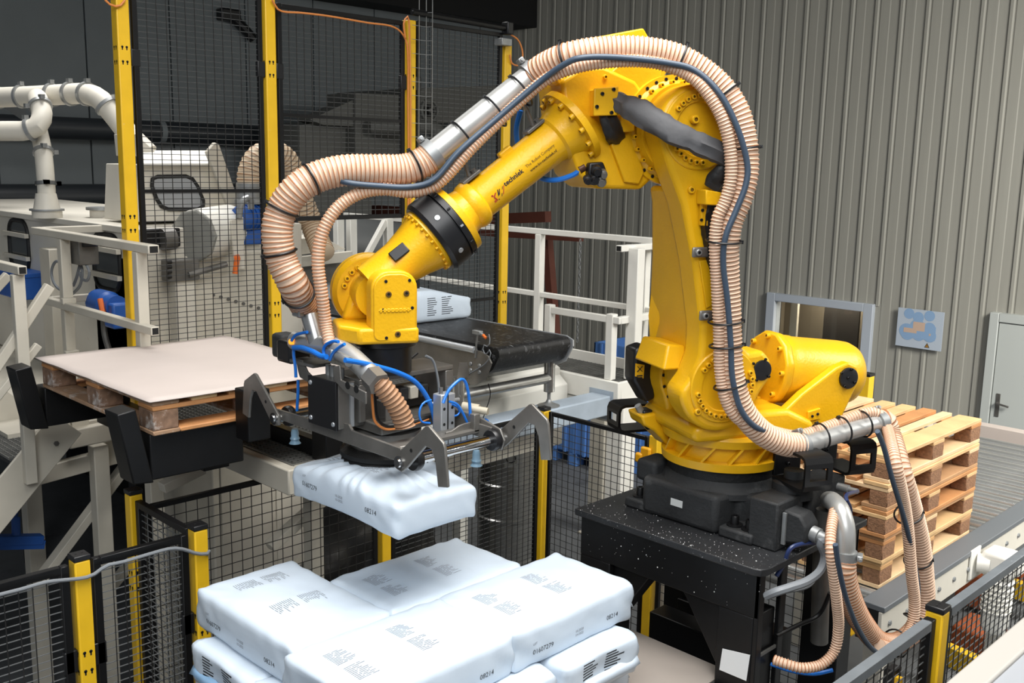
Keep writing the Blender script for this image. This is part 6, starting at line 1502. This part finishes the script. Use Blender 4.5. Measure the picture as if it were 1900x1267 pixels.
# old ribbed hose behind the second tall post
g, P = corr([PX(462, 345, -6.2), PX(464, 318, -6.2), PX(478, 292, -6.2), PX(505, 283, -6.2), PX(530, 295, -6.2), PX(548, 330, -6.2), PX(562, 375, -6.2), PX(578, 415, -6.2), PX(592, 450, -6.1), PX(600, 470, -6.0)], .078, .03, 18, .006)
t = thing('bulk_hose', P[0], 'dusty ribbed hose arching behind the second tall yellow post', 'hose'); obj('corrugated_wall', g, [mat('bulk hose wall', (206, 184, 156), .5), mat('bulk hose wire', (150, 116, 86), .5)], t, smooth=60)
obj('hose_collar', G().lathe(P[0]-V(0, 0, .12), UP, [(0, .09), (.0, .1), (.03, .1), (.03, .085), (.14, .085)], 24), galv, t)
# hopper plates and frames seen under the middle mesh panel
hp_ = thing('feed_hopper', (-6.6, 4.4, 2.6), 'cream feed hopper plates behind the thick hose, above the belt', 'hopper')
def plx(nm, pxs, X, t_, m, par): return obj(nm, G().prism([PX(*p, X) for p in pxs], (-t_, 0, 0)), m, par, bevel=.004)
plx('sloped_plate', [(520, 445), (600, 440), (642, 462), (520, 478)], -6.4, .4, cream, hp_)
plx('edge_bar', [(520, 480), (655, 466), (655, 485), (520, 500)], -6.35, .05, cream, hp_)
plx('back_plate', [(520, 412), (575, 415), (575, 440), (520, 445)], -6.9, .05, white, hp_)
plx('chute_side', [(560, 490), (640, 488), (640, 520), (560, 530)], -6.5, .1, dsteel, hp_)
af = thing('support_trestle', (-7.2, 5.2, 0), 'white steel trestle with diagonal brace behind the robot wrist', 'frame')
for pts_, w_ in ((((628, 405), (632, 500)), .07), (((652, 405), (655, 500)), .07), (((720, 405), (724, 500)), .07), (((715, 410), (680, 475)), .05)):
    p0_, p1_ = PX(*pts_[0], -7.2), PX(*pts_[1], -7.2); p1_ = p1_ if w_ < .06 else V(p1_.x, p1_.y, 0); obj('strut', G().bar(p0_, p1_, w_, w_, V(1, 0, 0)), white, af, bevel=.004)
t = thing('storage_silo', PX(700, 450, -8.5), 'grey horizontal cylinder lying behind the white trestle', 'silo')
p0_, p1_ = PX(600, 450, -8.6), PX(790, 470, -8.6); obj('cradle', G().bb((-8.8, (p0_.y+p1_.y)/2-.1, 0), (-8.4, (p0_.y+p1_.y)/2+.1, p0_.z-.2)), gcab, t); obj('silo_shell', G().lathe(p0_, p1_-p0_, [(0, .1), (.02, .25), (.1, .3), ((p1_-p0_).length, .3)], 32), mat('silo grey', (92, 94, 94), .5), t)
# grey cabinets far behind the tall mesh
fc = thing('dust_filter', PX(650, 390, -10.2), 'grey filter cabinet in the dark behind the middle tall mesh', 'cabinet')
plx('cabinet_body', [(556, 232), (610, 225), (690, 236), (690, 400), (556, 390)], -10.2, .8, gcab, fc); _c = PX(650, 390, -10.2)
for yy in (-.4, .3): obj('leg', G().bb((-10.9, _c.y+yy, 0), (-10.8, _c.y+yy+.1, _c.z+.05)), gcab, fc)
plx('upper_box', [(660, 172), (740, 176), (740, 300), (660, 300)], -10.0, .6, gcab, fc)
plx('duct_slope', [(575, 222), (655, 185), (660, 235), (600, 232)], -10.05, .3, gcab, fc)
plx('control_panel', [(664, 285), (742, 292), (742, 312), (664, 310)], -9.9, .08, mat('panel light', (134, 134, 126), .5), fc)
for k, m_ in enumerate((orangep, bluem, orangep)): obj('push_button', G().cyl(PX(708+9*k, 296+k, -9.88), PX(708+9*k, 296+k, -9.88)+V(.04, 0, 0), .02, n=12), m_, fc)
f2 = thing('fan_unit', PX(850, 300, -10.2), 'grey fan unit with round grille behind the right tall mesh', 'fan')
plx('unit_body', [(745, 165), (935, 158), (935, 225), (745, 230)], -10.2, 1.38, gcab, f2)
c = PX(797, 205, -9.9); obj('fan_ring', G().tube([c+V(0, .13*math.cos(a), .13*math.sin(a)) for a in [2*PI*i/24 for i in range(24)]], .025, 8, closed=True), gcab, f2)
for k in range(5): a = 2*PI*k/5; obj('fan_blade', G().box(c+V(-.02, .055*math.cos(a), .055*math.sin(a)), (.01, .08, .05)), plastic, f2)
obj('fan_hub', G().cyl(c, c+V(.03, 0, 0), .03, n=16), gcab, f2)
ppipe('fan_pipe', [(690, 236, 12.0), (750, 236, 12.0), (800, 236, 12.0), (812, 250, 12.0), (812, 280, 12.0)], .09, 12, 'grey bent pipe under the far fan unit', (), gcab)
# dark lamp arm top left
XA = XW+.09
t = thing('lamp_bracket', PX(440, 40, XA), 'black bent bracket arm high on the grey wall', 'bracket'); obj('arm', G().tube(smooth_path([PX(418, 22, XA), PX(440, 40, XA), PX(455, 55, XA), PX(470, 72, XA)], .05), .06, 10), plastic, t); c = PX(425, 28, XA); obj('arm_head', G().box((XW+.08, c.y, c.z), (.16, .26, .14)), plastic, t, bevel=.02)
# rust red steel frame and chain behind the walkway
t = thing('steel_jib', PY(1010, 600, 8.2), 'rust red steel beam and leaning post behind the white walkway railing', 'frame')
obj('beam', G().bar(PY(925, 406, 8.2), PY(1017, 402, 8.2), .1, .12), rust, t); obj('beam', G().bar(PY(930, 432, 8.0), PY(1078, 440, 8.0), .08, .09), rust, t)
obj('leaning_post', G().bar(PY(1014, 430, 8.1), PY(1035, 685, 8.1), .09, .09, V(0, 1, 0)), rust, t)
_b = PY(935, 407, 8.2); obj('wall_beam', G().bar(_b, V(XW+.001, _b.y, _b.z), .1, .12), rust, t); _b = PY(940, 433, 8.0); obj('wall_beam', G().bar(_b, V(XW+.001, _b.y, _b.z), .08, .09), rust, t)
g = G(); p0_ = PY(1077, 448, 7.96); n_ = 26
ch = thing('hanging_chain', p0_-V(0, 0, .9), 'thin steel chain hanging from the rust red beam', 'chain')
for k in range(n_):
    c = p0_-V(0, 0, .042*k); e = V(1, 0, 0) if k % 2 else V(0, 1, 0)
    lk = G().tube([c+e*.012*math.cos(a)+UP*.028*math.sin(a) for a in [2*PI*i/10 for i in range(10)]], .004, 5, closed=True)
    obj('link', lk, galv, ch)
# blue bins on the floor beyond the fence
def bin_(px_, py_, w_, d_, h_, lab, z0=0, lid=False):
    c = PZ(px_, py_, z0); t = thing('pallet_bin', c, lab, 'bin', 'blue plastic bins beyond the fence')
    x, y, z = c
    g = G(); 
    for a, b in (((x, y, z+.15), (x+w_, y+d_, z+.2)), ((x, y, z+.15), (x+.04, y+d_, z+h_)), ((x+w_-.04, y, z+.15), (x+w_, y+d_, z+h_)), ((x, y, z+.15), (x+w_, y+.04, z+h_)), ((x, y+d_-.04, z+.15), (x+w_, y+d_, z+h_))): obj('bin_wall', G().bb(a, b), bluebin, t, bevel=.012)
    for a in (0, w_/2-.07, w_-.14):
        for b in (0, d_-.14): obj('foot', G().bb((x+a, y+b, z), (x+a+.14, y+b+.14, z+.15)), bluebin, t, bevel=.008)
    for k in range(4): obj('rib', G().bb((x+.12+k*(w_-.2)/4, y-.02, z+.15), (x+.16+k*(w_-.2)/4, y, z+h_)), bluebin, t, bevel=.004)
    return t
bin_(1015, 850, .8, .6, .75, 'blue plastic bin on the floor left of the beige column'); bin_(1118, 862, 1.0, .9, .8, 'blue plastic bin on the floor just behind the robot turret')
bin_(1100, 700, 1.2, 1.0, .5, 'blue bin standing high beyond the walkway end', .6)
t = thing('bin_stand', PZ(1100, 700, .6)-V(0, 0, .6), 'stand below the far blue bin beyond the walkway', 'stand'); c = PZ(1100, 700, .6); obj('stand_body', G().bb((c.x, c.y, 0), (c.x+1.2, c.y+1.0, .599)), blackdust, t)
t = thing('column', PZ(1112, 990, 0), 'beige square column in front of the blue bins', 'column'); c = PZ(1112, 990, 0); obj('shaft', G().bb((c.x-.09, c.y-.09, 0), (c.x+.09, c.y+.09, 1.68)), creamd, t, bevel=.008); obj('shoe', G().bb((c.x-.15, c.y-.15, 0), (c.x+.15, c.y+.15, .02)), creamd, t)
# stainless drum
c = V(-5.45, 5.42, 0); t = thing('steel_drum', c, 'shiny stainless steel drum with bead rings behind the mesh fence', 'drum')
obj('shell', G().lathe(c, UP, [(0, .22), (.01, .235), (.03, .225), (.36, .225), (.37, .24), (.39, .24), (.40, .225), (.72, .225), (.73, .24), (.75, .24), (.76, .225), (1.0, .225), (1.01, .24), (1.03, .24), (1.04, .225), (1.42, .225), (1.43, .237), (1.45, .237), (1.45, .2)], 40), stain, t, smooth=40)
e = (C0-c); e.z = 0; e.normalize(); s_ = V(-e.y, e.x, 0)
lb_ = obj('drum_label', G().box(c+e*.227+s_*.03+UP*1.25, (.1, .004, .12), (s_, e, UP)), labelw, t, smooth=0)
pts = [c+e*.2305+s_*.03+UP*1.265+s_*.035*math.cos(a)+UP*.035*math.sin(a) for a in [2*PI*i/20 for i in range(20)]]
obj('no_sign', G().tube(pts, .004, 6, closed=True), ink2, lb_)
# blue broom at lower left
c = PX(30, 1000, -5.9); t = thing('broom', c-V(0, 0, .1), 'blue broom leaning under the stairs at lower left', 'broom')
obj('broom_head', G().bar(PX(-15, 1002, -5.9), PX(78, 1000, -5.9), .07, .055), bluem, t, bevel=.006)
stuff(obj('bristles', G().bar(PX(-15, 1010, -5.9), PX(80, 1008, -5.9), .06, .05), bluem, t))
obj('broom_handle', G().cyl(PX(30, 990, -5.9), PX(26, 860, -6.1), .014), bluem, t); obj('handle_socket', G().cyl(PX(30, 996, -5.9), PX(29, 960, -5.94), .024), bluem, t)
# low equipment on the floor at right, seen through the fence
t = thing('floor_conveyor', (-2.0, 6.0, 0), 'yellow steel floor frame with rusty motor seen through the right mesh', 'frame')
for (a_, b_) in (((1740, 1205), (1860, 1258)), ((1815, 1068), (1930, 1108))):
    p0_, p1_ = PZ(*a_, .25), PZ(*b_, .25); obj('yellow_beam', G().bar(p0_, p1_, .08, .14), ypost, t, bevel=.004)
for (x_, y_, s_) in ((1822, 1085, .3), (1815, 1190, .28), (1880, 1070, .26)):
    p_ = PZ(x_, y_, .2); obj('motor_block', G().box(p_, (s_, s_*1.2, s_)), rust_o, t, bevel=.03); obj('motor_end', G().cyl(p_+V(s_/2, 0, 0), p_+V(s_/2+.1, 0, 0), s_*.35), plastic, t)
for (x_, y_) in ((1760, 1060), (1700, 1100)):
    p_ = PZ(x_, y_, 0); obj('frame_leg', G().bb((p_.x-.04, p_.y-.04, 0), (p_.x+.04, p_.y+.04, .5)), creamd, t)
# white machine cover at the lower right corner
zc_ = 2.0; a = PZ(1752, 1267, zc_)
t = thing('machine_cover', (a.x+.4, 3.0, 1.2), 'white flat machine cover cut by the lower right picture corner', 'cover')
obj('cover_shell', G().bb((a.x+.02, 2.3, 1.3), (a.x+.9, 4.2, zc_-.05)), coverm, t, bevel=.01)
obj('cover_rim', G().bb((a.x, 2.28, zc_-.05), (a.x+.09, 4.22, zc_)), coverm, t, bevel=.008); obj('cover_lid', G().bb((a.x+.09, 2.28, zc_-.04), (a.x+.9, 4.22, zc_-.012)), mat('cover lid', (160, 163, 168), .4), t, bevel=.004)
p_ = PY(1609, 697, 7.0)
fence_post(p_.x, 7.0, 0, p_.z, 'yellow post with black cap behind the balancer and pallets', w=.08, cap=True)
